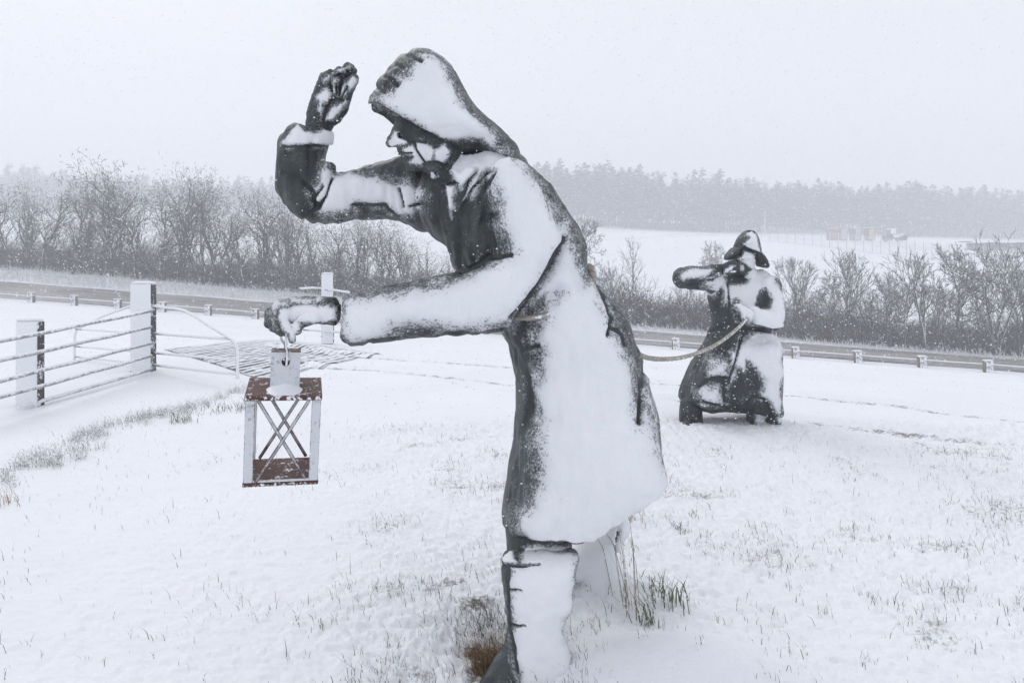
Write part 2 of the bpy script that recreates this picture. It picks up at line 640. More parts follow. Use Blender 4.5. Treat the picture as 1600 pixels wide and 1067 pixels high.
for px_ in (-500, 100, 500, 800, 1100, 1500, 2100):
    for Y_ in (.8, 1.6, 2.6, 3.6, 5.0, 6.6, 8.2):
        CP.append(((px_ - 800) / F * Y_, Y_, 0.0))
for px_ in (-300, 0, 222, 400, 600, 800, 1000):
    CP.append(((px_ - 800) / F * 11, 11.0, .03 if px_ < 300 else 0.0))
for px_, z_ in ((1250, -.03), (1450, -.12), (1700, -.3)):
    CP.append(((px_ - 800) / F * 11, 11.0, z_))
for px_, z_ in ((0, .1), (400, .0), (800, -.15), (1100, -.35), (1400, -.7), (1700, -1.15)):
    CP.append(((px_ - 800) / F * 17, 17.0, z_))
PERP = Vector((-GDIR.y, GDIR.x, 0)).normalized()
if PERP.y < 0: PERP = -PERP
ROADP = []
for s in np.linspace(-30, 75, 16):
    g = gp(s)
    px_ = 800 + F * g.x / g.y
    if g.y < 12: continue
    k = float(np.clip((s) / 49.5, 0, 1.2))          # 0 right .. 1 left
    far_rise = -.02 + .40 * k                        # camber of the road seen from here
    verge = far_rise + .10 + .62 * k
    for dd, dz in ((-7, -.0), (-.6, 0), (.6, 0.0), (1.2, .0), (8.6, far_rise), (12.0, verge), (16.0, verge + .1)):
        q = g + PERP * dd
        if dd == -7: dz = .35 * (1 - k)
        CP.append((q.x, q.y, g.z + dz))
# country beyond the road
for a in ((-100, 410, 75), (150, 415, 75), (400, 420, 75), (650, 440, 75), (-200, 380, 120), (100, 385, 120), (400, 390, 120), (700, 400, 120),
          (950, 478, 62), (1150, 488, 62), (1350, 500, 58), (1600, 515, 52), (1900, 530, 50),
          (950, 425, 95), (1100, 422, 95), (1250, 430, 90), (1400, 455, 80), (1600, 470, 72), (1900, 480, 70),
          (950, 372, 150), (1100, 366, 150), (1220, 380, 118), (1330, 392, 112), (1433, 406, 105), (1520, 414, 100), (1620, 424, 95), (1900, 430, 92),
          (1335, 377, 150), (1400, 378, 150), (1550, 397, 125), (1750, 398, 125),
          (-300, 335, 215), (100, 335, 215), (500, 340, 215), (850, 350, 215), (1100, 362, 215), (1400, 368, 215), (1700, 376, 215), (2000, 380, 215),
          (-300, 325, 280), (300, 330, 280), (850, 340, 280), (1200, 350, 280), (1600, 358, 280), (2000, 362, 280),
          (-300, 360, 420), (800, 368, 420), (1900, 375, 420)):
    cp(*a)
CP = np.array(CP)


def warp(X, Y):
    r = np.hypot(X, Y)
    th = np.clip(np.arctan2(X, Y), -1.15, 1.15)
    return np.stack([th * 14, 11 * np.log(r + 2.0)], -1)


_cpw = warp(CP[:, 0], CP[:, 1])
_c2 = 1.2
_K = np.sqrt(((_cpw[:, None] - _cpw[None]) ** 2).sum(-1) + _c2)
_K = _K + np.eye(len(CP)) * -1e-3
_Ks = np.block([[_K, np.ones((len(CP), 1))], [np.ones((1, len(CP))), np.zeros((1, 1))]])
_wt = np.linalg.solve(_Ks, np.concatenate([CP[:, 2], [0]]))


def base_z(X, Y):
    X = np.asarray(X, dtype=np.float64); Y = np.asarray(Y, dtype=np.float64)
    sh = X.shape
    q = warp(X.ravel(), Y.ravel())
    out = np.empty(len(q))
    for i in range(0, len(q), 20000):
        c = q[i:i + 20000]
        out[i:i + 20000] = np.sqrt(((c[:, None] - _cpw[None]) ** 2).sum(-1) + _c2) @ _wt[:-1] + _wt[-1]
    out = out.reshape(sh)
    th = np.abs(np.arctan2(X, Y)); r = np.hypot(X, Y)
    w = sst(1.9, 1.2, th)
    near = sst(.6, 2.0, r)
    return out * w * near


def flat_xy(px, py):
    Y = F * H0 / (py - HZ)
    return ((px - 800) / F * Y, Y)


RUTS = [[flat_xy(*p) for p in q] for q in (
    [(440, 541), (560, 557), (690, 566), (800, 574)],
    [(470, 571), (600, 581), (720, 592), (800, 602)],
    [(985, 594), (1120, 606), (1230, 618), (1400, 633), (1620, 661)],
    [(1050, 622), (1225, 655), (1330, 668), (1450, 682), (1620, 700)])]
BANK = [flat_xy(*p) for p in ((-120, 800), (0, 738), (70, 705), (150, 672), (240, 650), (300, 634), (360, 612), (400, 598))]


def relief(X, Y):
    """wind-laid snow over rough turf"""
    r = np.hypot(X, Y)
    px = 800 + F * X / np.maximum(Y, .3); py = HZ + F * H0 / np.maximum(Y, .3)
    turf = sst(7.6, 6.6, Y) * sst(-.42, -.12, X / np.maximum(Y, .3))
    turf = np.maximum(turf, .38 * sst(7.8, 6.8, Y))
    turf = np.where(Y < .3, .5, turf)
    P = np.stack([X, Y, 0 * X], -1)
    amp = .35 + .65 * vnoise(P * .9, 2)
    z = turf * amp * (.022 * fbm(P * np.array([4.5, 6, 1]), 3, 1) + .062 * np.abs(fbm(P * np.array([12, 18, 1]), 3, 6)) + .020 * np.abs(fbm(P * np.array([34, 46, 1]), 2, 17)))
    z = z + .03 * fbm(P * .35, 2, 8) * sst(25, 10, r) + .004 * fbm(P * np.array([3, 9, 1]), 2, 12)
    for q in RUTS:
        d = line_d(q, X, Y)
        z = z - (.060 * np.exp(-(d / .15) ** 2) - .020 * np.exp(-((d - .32) / .11) ** 2)) * (.45 + .8 * vnoise(P * 2.2, 3))
    # bank: turf edge above the smooth track to the cattle grid
    d = poly_sd(BANK + [(-3, 14), (-14, 14), (-14, 3)], X, Y)
    z = z - .055 * sst(.10, -.12, d) * sst(12.5, 9.5, r)
    z = z + .02 * np.exp(-((d - .12) / .12) ** 2) * vnoise(P * 5, 4) * sst(11, 9, r)
    # hollow beside the near boot, drift behind it
    z = z - .075 * np.exp(-(((X + .13) / .15) ** 2 + ((Y - 2.78) / .26) ** 2)) * (.6 + .8 * vnoise(P * 9, 2))
    z = z - .075 * np.exp(-((X / .42) ** 2 + ((Y - 2.45) / .34) ** 2))
    z = z - (z - .01) * .85 * np.exp(-(((X - .50) / .42) ** 2 + ((Y - 2.50) / .42) ** 2) ** 2)
    z = z + .095 * np.exp(-(((X - .62) / .34) ** 2 + ((Y - 2.55) / .20) ** 2))
    z = z + .105 * np.exp(-(((X - .42) / .24) ** 2 + ((Y - 3.20) / .20) ** 2))
    z = z + .022 * np.exp(-(((X - 2.25) / 1.3) ** 2 + ((Y - 6.85) / .55) ** 2))     # snow banked against the far figure
    return z


def ground_z(X, Y):
    return base_z(X, Y) + relief(np.asarray(X, float), np.asarray(Y, float))


# angles: dense in front
a1 = np.linspace(-.70, .70, 900)
a2 = np.linspace(.70, 2 * math.pi - .70, 120)[1:-1]
ANG = np.concatenate([a1, a2])
RAD = np.concatenate([[.05, .4], np.geomspace(1.0, 14.0, 560), np.geomspace(14.2, 60, 130), np.geomspace(61, 430, 60)])
A, RR = np.meshgrid(ANG, RAD)
GX, GY = np.sin(A) * RR, np.cos(A) * RR
gz = ground_z(GX, GY)
rr_, aa_ = GX.shape
V = np.stack([GX, GY, gz], -1).reshape(-1, 3)
ii, jj = np.meshgrid(np.arange(rr_ - 1), np.arange(aa_), indexing='ij')
jn = (jj + 1) % aa_
Q = np.stack([ii * aa_ + jj, ii * aa_ + jn, (ii + 1) * aa_ + jn, (ii + 1) * aa_ + jj], -1).reshape(-1, 4)[:, ::-1]
# where the snow is thin and turf shows; along the ruts it is painted shade
P3 = V * np.array([1, 1, 0])
bare = -.9 + 0 * V[:, 0]
bl = 1.25 * np.exp(-(((V[:, 0] + .13) / .12) ** 2 + ((V[:, 1] - 2.76) / .24) ** 2)) * (.5 + vnoise(P3 * 11, 9))
bl = np.maximum(bl, 1.15 * np.exp(-(((V[:, 0] + .16) / .20) ** 2 + ((V[:, 1] - 3.1) / .16) ** 2)))
bl = np.maximum(bl, 1.1 * np.exp(-(((V[:, 0] - .31) / .12) ** 2 + ((V[:, 1] - 3.28) / .06) ** 2)))
bl = np.maximum(bl, 1.12 * np.exp(-(((V[:, 0] + .30) / .22) ** 2 + ((V[:, 1] - 3.25) / .30) ** 2)) * sst(.35, .7, vnoise(P3 * 7, 3)))
dB = line_d(BANK, V[:, 0], V[:, 1])
bl = np.maximum(bl, .95 * np.exp(-(dB / .05) ** 2) * sst(.15, .5, vnoise(P3 * 2.3, 7)))
for q in RUTS:
    bl = np.maximum(bl, 1.10 * np.exp(-(line_d(q, V[:, 0], V[:, 1] - .13) / .085) ** 2) * (V[:, 1] < 25))  # turf tone on the far wall paints in the rut's shadow
for q in ([(985, 362, 165), (1080, 368, 152), (1180, 382, 128), (1290, 398, 112)], [(935, 354, 190), (1060, 361, 178), (1210, 372, 160)], [(1220, 418, 98), (1330, 432, 88), (1460, 446, 80)]):
    q = [(W(*c_).x, W(*c_).y) for c_ in q]
    bl = np.maximum(bl, 1.15 * np.exp(-(line_d(q, V[:, 0], V[:, 1]) / 3.2) ** 2) * sst(.25, .65, vnoise(P3 * .14, 19)))
r3 = np.hypot(V[:, 0], V[:, 1])
bl = np.maximum(bl, .98 * sst(95, 125, r3) * sst(215, 185, r3) * sst(.42, .60, vnoise(P3 * np.array([.04, .09, 1]), 13)) * (V[:, 0] > 8))
ax_ = V[:, 0] / np.maximum(V[:, 1], .3)
drf = 1 - np.exp(-(((V[:, 0] - .55) / .42) ** 2 + ((V[:, 1] - 2.45) / .38) ** 2) ** 2)
grs = drf * sst(7.4, 6.6, V[:, 1]) * sst(-.42, -.15, ax_) * (V[:, 1] > .5)
grs = np.maximum(grs, .45 * sst(7.4, 6.4, V[:, 1]) * (V[:, 1] > .5))
bl = np.maximum(bl, grs * (.50 + .46 * sst(.45, .75, vnoise(P3 * np.array([3.2, 4.2, 1]), 21))))
# distance behind the rail line for the verge
gd = (V[:, 0] - GR.x) * PERP.x + (V[:, 1] - GR.y) * PERP.y
bl = np.maximum(bl, 1.0 * sst(8.4, 8.9, gd) * sst(13.0, 11.0, gd))
bl = np.maximum(bl, .70 * sst(11.5, 13.0, gd) * sst(40.0, 19.0, gd))
bare = bare + bl

m, nt, b = new_mat('snow_ground')
t = NT(nt)
oc = t.n('ShaderNodeTexCoord').outputs['Object']
att = t.n('ShaderNodeAttribute', attribute_name='bare').outputs['Fac']
nf = t.noise(38, 5, .7, oc); nm = t.noise(6, 4, .6, oc); nl = t.noise(.8, 3, .5, oc)
mp = t.n('ShaderNodeMapping'); t.l(oc, mp.inputs[0]); mp.inputs['Scale'].default_value = (10, 34, 10); mp.inputs['Rotation'].default_value = (0, 0, .25)
ns = t.noise(1.0, 4, .65, mp.outputs[0])
v = t.math('ADD', att, t.math('MULTIPLY', t.math('SUBTRACT', nf, .5), 1.6))
v = t.math('ADD', v, t.math('MULTIPLY', t.math('SUBTRACT', nm, .5), 1.3))
fac = t.ramp(v, .05, .45)
turf = t.mixc(t.ramp(nm, .35, .65), (.034, .032, .020), (.105, .085, .052))
sn = t.mixc(t.ramp(nl, .3, .7), (.835, .85, .882), (.875, .885, .912))
t.l(t.mixc(t.math('MULTIPLY', fac, t.math('ADD', .42, t.math('MULTIPLY', t.ramp(att, -.15, .35), .55))), sn, turf), b.inputs['Base Color'])
b.inputs['Roughness'].default_value = .8
b.inputs['Specular IOR Level'].default_value = .25
hh = t.math('ADD', t.math('MULTIPLY', nf, .4), t.math('MULTIPLY', ns, .8))
t.l(t.bump(hh, .6, .016), b.inputs['Normal'])
M['snow_ground'] = m
g_ob = link('ground', mesh_np('ground', V, Q, M['snow_ground'], True, {'bare': bare}))
tag(g_ob, kind='structure')

# ---- road, a slushy sheet just above the ground
m, nt, b = new_mat('slush_road'); t = NT(nt)
oc = t.n('ShaderNodeTexCoord').outputs['Object']
rot = math.atan2(GDIR.y, GDIR.x)
mp = t.n('ShaderNodeMapping'); t.l(oc, mp.inputs[0]); mp.inputs['Rotation'].default_value = (0, 0, -rot)
mp2 = t.n('ShaderNodeMapping'); t.l(mp.outputs[0], mp2.inputs[0]); mp2.inputs['Scale'].default_value = (.25, 2.6, 1)
n1 = t.noise(1.0, 5, .6, mp2.outputs[0]); n2 = t.noise(2.2, 4, .6, oc)
c = t.mixc(t.ramp(n1, .38, .62), (.15, .138, .13), (.32, .305, .295))
c = t.mixc(t.ramp(n2, .58, .72), c, (.62, .62, .64))
t.l(c, b.inputs['Base Color']); b.inputs['Roughness'].default_value = .55
t.l(t.bump(n2, .5, .02), b.inputs['Normal'])
M['road'] = m
rs_, ds_ = np.linspace(-40, 90, 260), np.linspace(.9, 8.5, 14)
RS, DS = np.meshgrid(rs_, ds_)
RX = GR.x - GDIR.x * RS + PERP.x * DS; RY = GR.y - GDIR.y * RS + PERP.y * DS
ok = RY.min(0) > 6
RX, RY = RX[:, ok], RY[:, ok]
RZ = base_z(RX, RY) + .10 - .03 * ((np.linspace(-1, 1, 14)[:, None]) ** 2)
nr, nc = RX.shape
Vr = np.stack([RX, RY, RZ], -1).reshape(-1, 3)
i2, j2 = np.meshgrid(np.arange(nr - 1), np.arange(nc - 1), indexing='ij')
Qr = np.stack([i2 * nc + j2, i2 * nc + j2 + 1, (i2 + 1) * nc + j2 + 1, (i2 + 1) * nc + j2], -1).reshape(-1, 4)
tag(link('road', mesh_np('road', Vr, Qr[:, ::-1], M['road'], True)), kind='structure')


def gz1(x, y):
    return float(ground_z(np.array([x]), np.array([y]))[0])


# ---- air full of snow
def haze():
    mb = MB(); mb.box((0, 0, 24), (900, 900, 66))
    m = bpy.data.materials.new('snow_air'); m.use_nodes = True
    nt = m.node_tree; nt.nodes.clear()
    o = nt.nodes.new('ShaderNodeOutputMaterial'); pv = nt.nodes.new('ShaderNodeVolumePrincipled')
    pv.inputs['Color'].default_value = (.93, .95, .98, 1)
    pv.inputs['Density'].default_value = .0052
    pv.inputs['Anisotropy'].default_value = .0
    nt.links.new(pv.outputs[0], o.inputs['Volume'])
    ob = mb.build('haze', m)
    tag(ob, kind='stuff')

# ------------------------------------------------------------------ hooded statue
def hooded():
    bx = W(795, 1062, 2.62)
    root = empty('hooded_statue', (bx.x, 2.62, gz1(bx.x, 2.62)), 'large stooping metal statue in a snow-plastered hooded coat, one hand raised', 'statue')
    YC = 2.80
    P = lambda x, y, Y: tuple(W(x, y, Y))
    BR = M['bronze']

    # ---- coat (torso and both sleeves, one shell)
    v = Vol((-1.05, 2.26, .26), (.74, 3.26, 2.16), .0072)
    torso = [(806, 233), (815, 239), (831, 255), (847, 272), (863, 281), (874, 306), (892, 328), (911, 357), (922, 386), (921, 418), (924, 430), (936, 437), (958, 461), (977, 488), (993, 523),
             (1004, 555), (1010, 575), (1018, 600), (1026, 640), (1031, 675), (1037, 720), (1041, 750), (1034, 766), (1016, 780), (990, 796), (962, 813), (940, 829), (920, 840), (905, 845), (880, 844), (850, 842), (820, 838),
             (798, 834), (788, 826), (790, 790), (797, 750), (804, 705), (807, 650), (807, 600), (802, 574), (797, 547), (789, 530), (770, 500), (735, 460), (708, 424), (700, 405), (690, 385), (672, 370), (655, 350),
             (650, 300), (655, 268), (690, 250), (740, 222), (775, 216)]

    def TT(X, Z):       # half depth of the figure by height
        return np.interp(Z, [.3, .7, 1.1, 1.3, 1.6, 1.85, 2.05], [.33, .30, .225, .20, .235, .17, .11])

    v.inflate(torso, YC - .06, YC, TT, .26, k=0)
    skirt = [(812, 640), (930, 620), (1020, 625), (1029, 675), (1033, 720), (1034, 742), (1025, 758), (1007, 772), (984, 790), (956, 806), (930, 823), (905, 833), (880, 833), (850, 832), (815, 830), (797, 824), (791, 815), (792, 790), (798, 750), (805, 705)]
    v.inflate(skirt, YC - .06, YC, lambda X, Z: np.interp(Z, [.4, 1.0], [.30, .24]), .11, k=.04)
    # far arm, lifted to shield the eyes
    yf = 3.02
    upper = [(502, 352), (525, 351), (551, 347), (589, 343), (608, 343), (630, 349), (664, 366), (700, 372), (735, 330), (720, 262), (680, 240), (640, 243), (616, 251), (597, 256), (574, 262), (557, 266), (540, 269), (520, 270), (500, 285), (482, 330)]
    v.inflate(upper, yf, lambda X, Z: np.interp(X, [-.8, -.2, .1], [3.0, 2.98, 2.90]), .115, .12, k=.03)
    fore = [(455, 207), (444, 223), (441, 243), (438, 273), (437, 300), (448, 313), (451, 323), (465, 337), (482, 348), (500, 352), (512, 334), (518, 300), (519, 272), (514, 254), (514, 243), (520, 223), (519, 207), (500, 200), (470, 196)]
    v.inflate(fore, yf, 2.96, .105, .11, k=.012)
    v.cone(P(516, 262, 2.92), P(503, 300, 2.90), .026, .03, .02)
    # open cuff of the raised sleeve
    v.cone(P(490, 196, 2.97), P(489, 226, 2.97), .070, .045, .012, mode='sub')
    # near arm with the lantern
    arm = [(531, 466), (542, 459), (567, 455), (592, 452), (603, 444), (632, 439), (674, 434), (706, 426), (731, 421), (752, 411), (770, 397), (773, 375), (766, 345), (758, 310), (760, 280), (775, 258), (800, 248), (825, 262),
           (850, 300), (870, 335), (882, 364), (876, 390), (849, 430), (827, 471), (800, 503), (788, 517), (756, 524), (706, 525), (685, 530), (649, 527), (599, 532), (560, 539), (543, 540), (534, 525)]
    v.inflate(arm, 2.55, lambda X, Z: np.interp(X, [-.62, -.1, .1, .2], [2.52, 2.56, 2.60, 2.68]), lambda X, Z: np.interp(X, [-.62, -.05, .1, .2], [.10, .12, .15, .16]), .125, k=.012)
    v.cone(P(548, 496, 2.52), P(522, 494, 2.52), .055, .078, .008, mode='sub')
    # hem: hollow underneath
    v.cone(P(850, 905, 2.82), P(850, 850, 2.82), .19, .13, .02, mode='sub')
    v.cone(P(850, 860, 2.82), P(940, 830, 2.84), .13, .12, .02, mode='sub')
    # lapel and collar blocks at the throat
    v.inflate([(684, 262), (705, 262), (716, 272), (722, 284), (704, 290), (690, 284), (678, 272)], 2.62, 2.64, .030, .022, k=.006)
    v.inflate([(716, 270), (740, 262), (742, 285), (728, 320), (722, 300)], 2.62, 2.64, .035, .03, k=.02)

    O8 = (540, 60); K8 = 4.446
    c3 = lambda p: cv((640, 220), 3.138, p)
    c4 = lambda p: cv((740, 480), 2.669, p)
    c5 = lambda p: cv((420, 230), 5.333, p)
    c1 = lambda p: cv((400, 60), 3.5575, p)
    armsnow = [(533, 470), (545, 464), (600, 460), (660, 450), (710, 441), (740, 428), (762, 414), (782, 405), (800, 398), (797, 373), (781, 347), (783, 316), (768, 284), (770, 262), (780, 246), (796, 240), (820, 258), (845, 296), (866, 331), (882, 363), (880, 378), (850, 428), (827, 470), (800, 498), (780, 507), (756, 510), (710, 517), (678, 509), (640, 507), (617, 511), (600, 528), (545, 537), (533, 520)]
    body = [(884, 372), (866, 405), (850, 432), (838, 458), (856, 462), (872, 454), (852, 480), (846, 502), (839, 529), (849, 551), (845, 585), (834, 611), (841, 641), (839, 690), (847, 727), (841, 757), (826, 795), (809, 800), (811, 828), (822, 852), (870, 880), (912, 884), (955, 858), (1045, 790), (1052, 757), (1036, 720),
            (1027, 690), (1017, 656), (1015, 630), (1010, 590), (1004, 630), (998, 655), (991, 596), (989, 574), (972, 540), (966, 529), (957, 504), (954, 491), (936, 455), (927, 440), (911, 443), (901, 411), (890, 386)]
    farsnow = c5([(520, 240), (660, 225), (900, 250), (1040, 300), (1100, 290), (1180, 280), (1280, 370), (1290, 400), (1270, 450), (1275, 510), (1200, 560), (1090, 580), (1040, 530), (970, 480), (850, 470), (740, 470), (740, 520), (600, 530), (430, 550), (420, 510), (370, 440), (345, 350), (420, 290), (440, 180), (490, 120)])
    cuff = c1([(240, 475), (270, 520), (320, 530), (370, 510), (410, 525), (428, 595), (380, 612), (300, 590), (230, 600), (180, 615), (150, 590), (190, 530)])
    shoulder = c1([(1070, 700), (1110, 660), (1220, 640), (1423, 600), (1423, 760), (1310, 740), (1270, 800), (1180, 910), (1150, 900), (1190, 800), (1130, 830), (1100, 790)])
    strip = c1([(1055, 810), (1112, 810), (1100, 900), (1105, 1000), (1085, 1010), (1070, 900)])
    strip2 = c1([(960, 720), (1000, 730), (995, 765), (975, 765)])
    specks = c3([(400, 280), (470, 250), (500, 420), (480, 560), (380, 560), (420, 440)])
    gv = [
        (c3([(765, 470), (715, 570), (655, 660), (600, 750), (500, 860)]), 4.5, .016),
        (c3([(920, 690), (960, 790), (990, 870), (965, 960)]), 3.5, .010),
        (c3([(975, 905), (1040, 950), (1050, 1000)]), 3, .008),
        (c4([(715, 240), (705, 340), (690, 480)]), 3.2, .012),
        (c4([(205, 60), (190, 140), (205, 175), (270, 160)]), 3, .008),
        (c4([(180, 300), (290, 285), (350, 270)]), 2, .0038),
        (c4([(175, 170), (230, 300), (235, 420), (200, 520)]), 4, .006),
        (c3([(385, 150), (310, 230), (270, 310), (230, 400), (240, 480)]), 3.5, .012),
        (c3([(330, 150), (290, 200), (260, 260)]), 3, .010),
        (c3([(430, 160), (390, 200), (350, 260), (340, 300)]), 3, .009),
        (c3([(420, 360), (360, 380), (340, 430), (350, 500)]), 3, .010),
        (c3([(215, 350), (230, 450), (250, 620)]), 4, .012),
        (c3([(130, 250), (140, 400), (190, 600)]), 4, .009),
        (c3([(500, 560), (380, 570), (330, 610), (250, 645)]), 3.5, .010),
        (c3([(610, 200), (640, 260), (665, 340)]), 3, .007),
        (c5([(395, 480), (420, 500), (480, 400), (520, 280)]), 3, .012),
        (c5([(120, 210), (260, 260), (350, 340), (415, 490), (345, 560), (290, 620)]), 3.2, .010),
        (c5([(290, 290), (380, 370)]), 2.4, .008),
        (c5([(405, 470), (370, 440), (450, 330)]), 2.5, .008),
        (c5([(1090, 350), (1130, 490)]), 2.4, .008),
        (c5([(1180, 490), (1280, 470)]), 2.4, .008),
        (c5([(700, 480), (850, 480), (970, 480), (1080, 580)]), 2.6, .006),
        ([(548, 462), (543, 490), (546, 536)], 3, .003),
        ([(1043, 768), (1021, 789), (995, 806), (965, 825), (942, 843), (923, 856), (905, 861), (850, 859), (800, 850)], 2.6, .0045),
        (c1([(150, 600), (240, 605), (320, 595), (420, 600)]), 2.2, .005),
    ]
    # raised ridges of cloth
    gv += [(c3([(350, 160), (300, 230), (250, 320)]), 3, -.008), (c3([(405, 170), (370, 220), (330, 300)]), 3, -.008),
           (c4([(245, 60), (250, 200), (240, 330)]), 5, -.008), (c4([(150, 600), (165, 740), (140, 900)]), 5, -.006),
           (c5([(480, 130), (470, 250), (400, 420)]), 3, -.007)]
    sculpt('coat', v, BR, root,
           snow=[(armsnow, 27), (body, 30), (farsnow, 16), (cuff, 8), (shoulder, 6), (strip, 4), (strip2, 3)],
           bare=[(c4([(180, 70), (215, 80), (215, 170), (195, 175)]), 40)] * 0, grooves=gv, wrinkle=.0125, wr_sc=(9, 9, 4.5), thick=.019, ny=.30)

    # ---- hood
    v = Vol((-.66, 2.46, 1.72), (.12, 3.14, 2.46), .0058)
    yh = 2.76
    hood = [(567, 168), (569, 160), (574, 154), (585, 143), (588, 132), (595, 121), (602, 116), (607, 106), (616, 98), (625, 87), (637, 86), (644, 81), (657, 78), (675, 81), (693, 90), (708, 107), (722, 130), (736, 155), (749, 173),
            (765, 187), (783, 202), (800, 217), (815, 236), (815, 262), (790, 262), (762, 246), (745, 240), (711, 243), (690, 240), (640, 225), (612, 209), (598, 200), (585, 192), (574, 182)]
    TH = lambda X, Z: np.interp(X, [-.62, -.50, -.30, -.1, .05], [.075, .13, .185, .19, .14])
    v.inflate(hood, yh, yh, TH, .17, k=0)
    cav = [(560, 175), (566, 163), (580, 155), (603, 168), (626, 183), (652, 199), (684, 217), (711, 230), (746, 240), (742, 262), (700, 262), (640, 262), (600, 235), (570, 205)]
    v.inflate(cav, yh - .10, yh - .10, .17, .02, k=.008, mode='sub', ymax=yh + .085)
    v.cone(P(575, 170, yh), P(640, 190, yh), .035, .075, .02, mode='sub')
    hs = cv(O8, K8, [(185, 425), (250, 385), (330, 375), (370, 310), (350, 285), (430, 255), (450, 200), (510, 165), (520, 112), (600, 115), (675, 165), (715, 230), (740, 325), (800, 425), (870, 510), (960, 590), (1040, 680), (1060, 745), (1156, 800), (1200, 900), (1000, 900), (915, 795), (860, 775), (760, 745), (640, 692), (500, 605), (380, 533), (300, 490)])
    hg = [(cv(O8, K8, [(275, 270), (330, 290), (360, 330)]), 3, .010), (cv(O8, K8, [(340, 180), (400, 210)]), 3, .008), (cv(O8, K8, [(435, 115), (500, 140), (530, 165)]), 3, .009),
          (cv(O8, K8, [(210, 345), (260, 370)]), 3, .007), (cv(O8, K8, [(700, 240), (780, 400), (900, 540), (1060, 700)]), 4, .004)]
    sculpt('hood', v, BR, root, snow=[(hs, 18)], grooves=hg, wrinkle=.005, wr_sc=(14, 14, 14), thick=.010, ny=.28)

    # ---- head with the face turned down
    v = Vol((-.56, 2.60, 1.76), (-.10, 2.92, 2.16), .0034)
    face = [(614, 200), (612, 212), (616, 224), (620, 231), (621, 236), (622, 241), (625, 245), (626, 249), (630, 253), (636, 259), (642, 265), (648, 268), (657, 267), (670, 268), (690, 273), (715, 265), (728, 240), (730, 205), (712, 172), (680, 160), (645, 165), (622, 182)]
    v.inflate(face, yh, yh, .088, .085, k=0)
    v.chain([P(617, 206, yh), P(611, 217, yh), P(609.5, 224, yh)], [.014, .015, .0185], k=.012)      # nose
    for s in (-1, 1):
        v.ball(P(615, 226, yh + s * .017), (.015, .011, .011), .008)                      # nostril wings
        v.cone(P(620, 205, yh + s * .02), P(640, 198, yh + s * .055), .014, .014, .012)   # brow
        v.ball(P(629, 212, yh + s * .052), (.020, .018, .013), .012, 'sub')              # eye socket
        v.ball(P(631, 213, yh + s * .046), (.013, .013, .011), .004)                     # eyeball
        v.ball(P(648, 226, yh + s * .062), (.034, .020, .026), .02)                      # cheekbone
        v.ball(P(700, 228, yh + s * .088), (.022, .012, .034), .006)                     # ear
    v.cone(P(625, 239.5, yh - .02), P(625, 239.5, yh + .02), .0085, .0085, .006)
    v.cone(P(629, 247.5, yh - .018), P(629, 247.5, yh + .018), .009, .009, .006)
    v.cone(P(625, 243.6, yh - .036), P(625, 243.6, yh + .036), .0045, .0045, .003, mode='sub')
    v.ball(P(640, 258, yh), (.022, .026, .022), .015)                                     # chin
    v.cone(P(690, 250, yh), P(705, 285, yh + .01), .07, .075, .03)                         # neck
    c3f = lambda p: cv((560, 170), 6.668, p)
    fs = [c3f([(340, 290), (370, 240), (410, 250), (450, 290), (520, 340), (500, 375), (430, 380), (340, 410), (310, 385), (305, 340)]),
          c3f([(590, 335), (650, 340), (720, 370), (790, 430), (770, 540), (690, 550), (600, 420)]),
          c3f([(800, 440), (870, 380), (900, 370), (950, 430), (950, 480), (870, 580), (800, 540)]),
          c3f([(460, 400), (560, 370), (590, 400), (640, 500), (685, 570), (600, 600), (530, 560), (575, 500), (470, 470)])]
    fg = [(c3f([(585, 340), (600, 420), (650, 500), (690, 560)]), 1.6, .006), (c3f([(790, 440), (775, 545)]), 1.3, .004), (c3f([(400, 465), (560, 460)]), 1.6, .005),
          (c3f([(440, 300), (560, 330), (700, 350)]), 3, .006), (c3f([(690, 580), (830, 560), (900, 600)]), 3, .008)]
    sculpt('head', v, BR, root, snow=[(p, 5) for p in fs], grooves=fg, wrinkle=.003, wr_sc=(30, 30, 30), thick=.002, ny=.4)

    # ---- near hand, closed on the lantern wire
    ch = lambda p: cv((400, 440), 8.894, p)
    v = Vol((-1.00, 2.36, 1.12), (-.58, 2.64, 1.46), .0028)
    yn = 2.50
    v.inflate(ch([(1170, 225), (920, 205), (650, 195), (420, 225), (270, 285), (280, 420), (330, 560), (450, 590), (620, 600), (900, 590), (1170, 620)]), yn, yn + .005, .046, .05, k=0)
    Q_ = lambda x, y, dy: tuple(W(400 + x / 8.894, 440 + y / 8.894, yn + dy))
    v.chain([Q_(420, 380, -.040), Q_(350, 520, -.046), Q_(420, 640, -.048), Q_(478, 720, -.046), Q_(500, 815, -.042)], [.021, .018, .016, .014, .0125], k=.012)
    v.chain([Q_(380, 340, -.012), Q_(265, 470, -.018), Q_(300, 650, -.020), Q_(420, 715, -.016), Q_(500, 690, -.010)], [.021, .018, .016, .0145, .013], k=.012)
    v.chain([Q_(340, 320, .016), Q_(205, 450, .012), Q_(235, 640, .010), Q_(350, 710, .012), Q_(450, 690, .014)], [.020, .0175, .0155, .014, .012], k=.012)
    v.chain([Q_(320, 340, .042), Q_(180, 430, .040), Q_(165, 590, .036), Q_(260, 650, .034), Q_(360, 650, .034)], [.018, .016, .0155, .013, .012], k=.012)
    v.chain([Q_(800, 500, -.040), Q_(660, 560, -.054), Q_(590, 610, -.050), Q_(575, 680, -.030)], [.024, .020, .018, .0165], k=.014)   # thumb
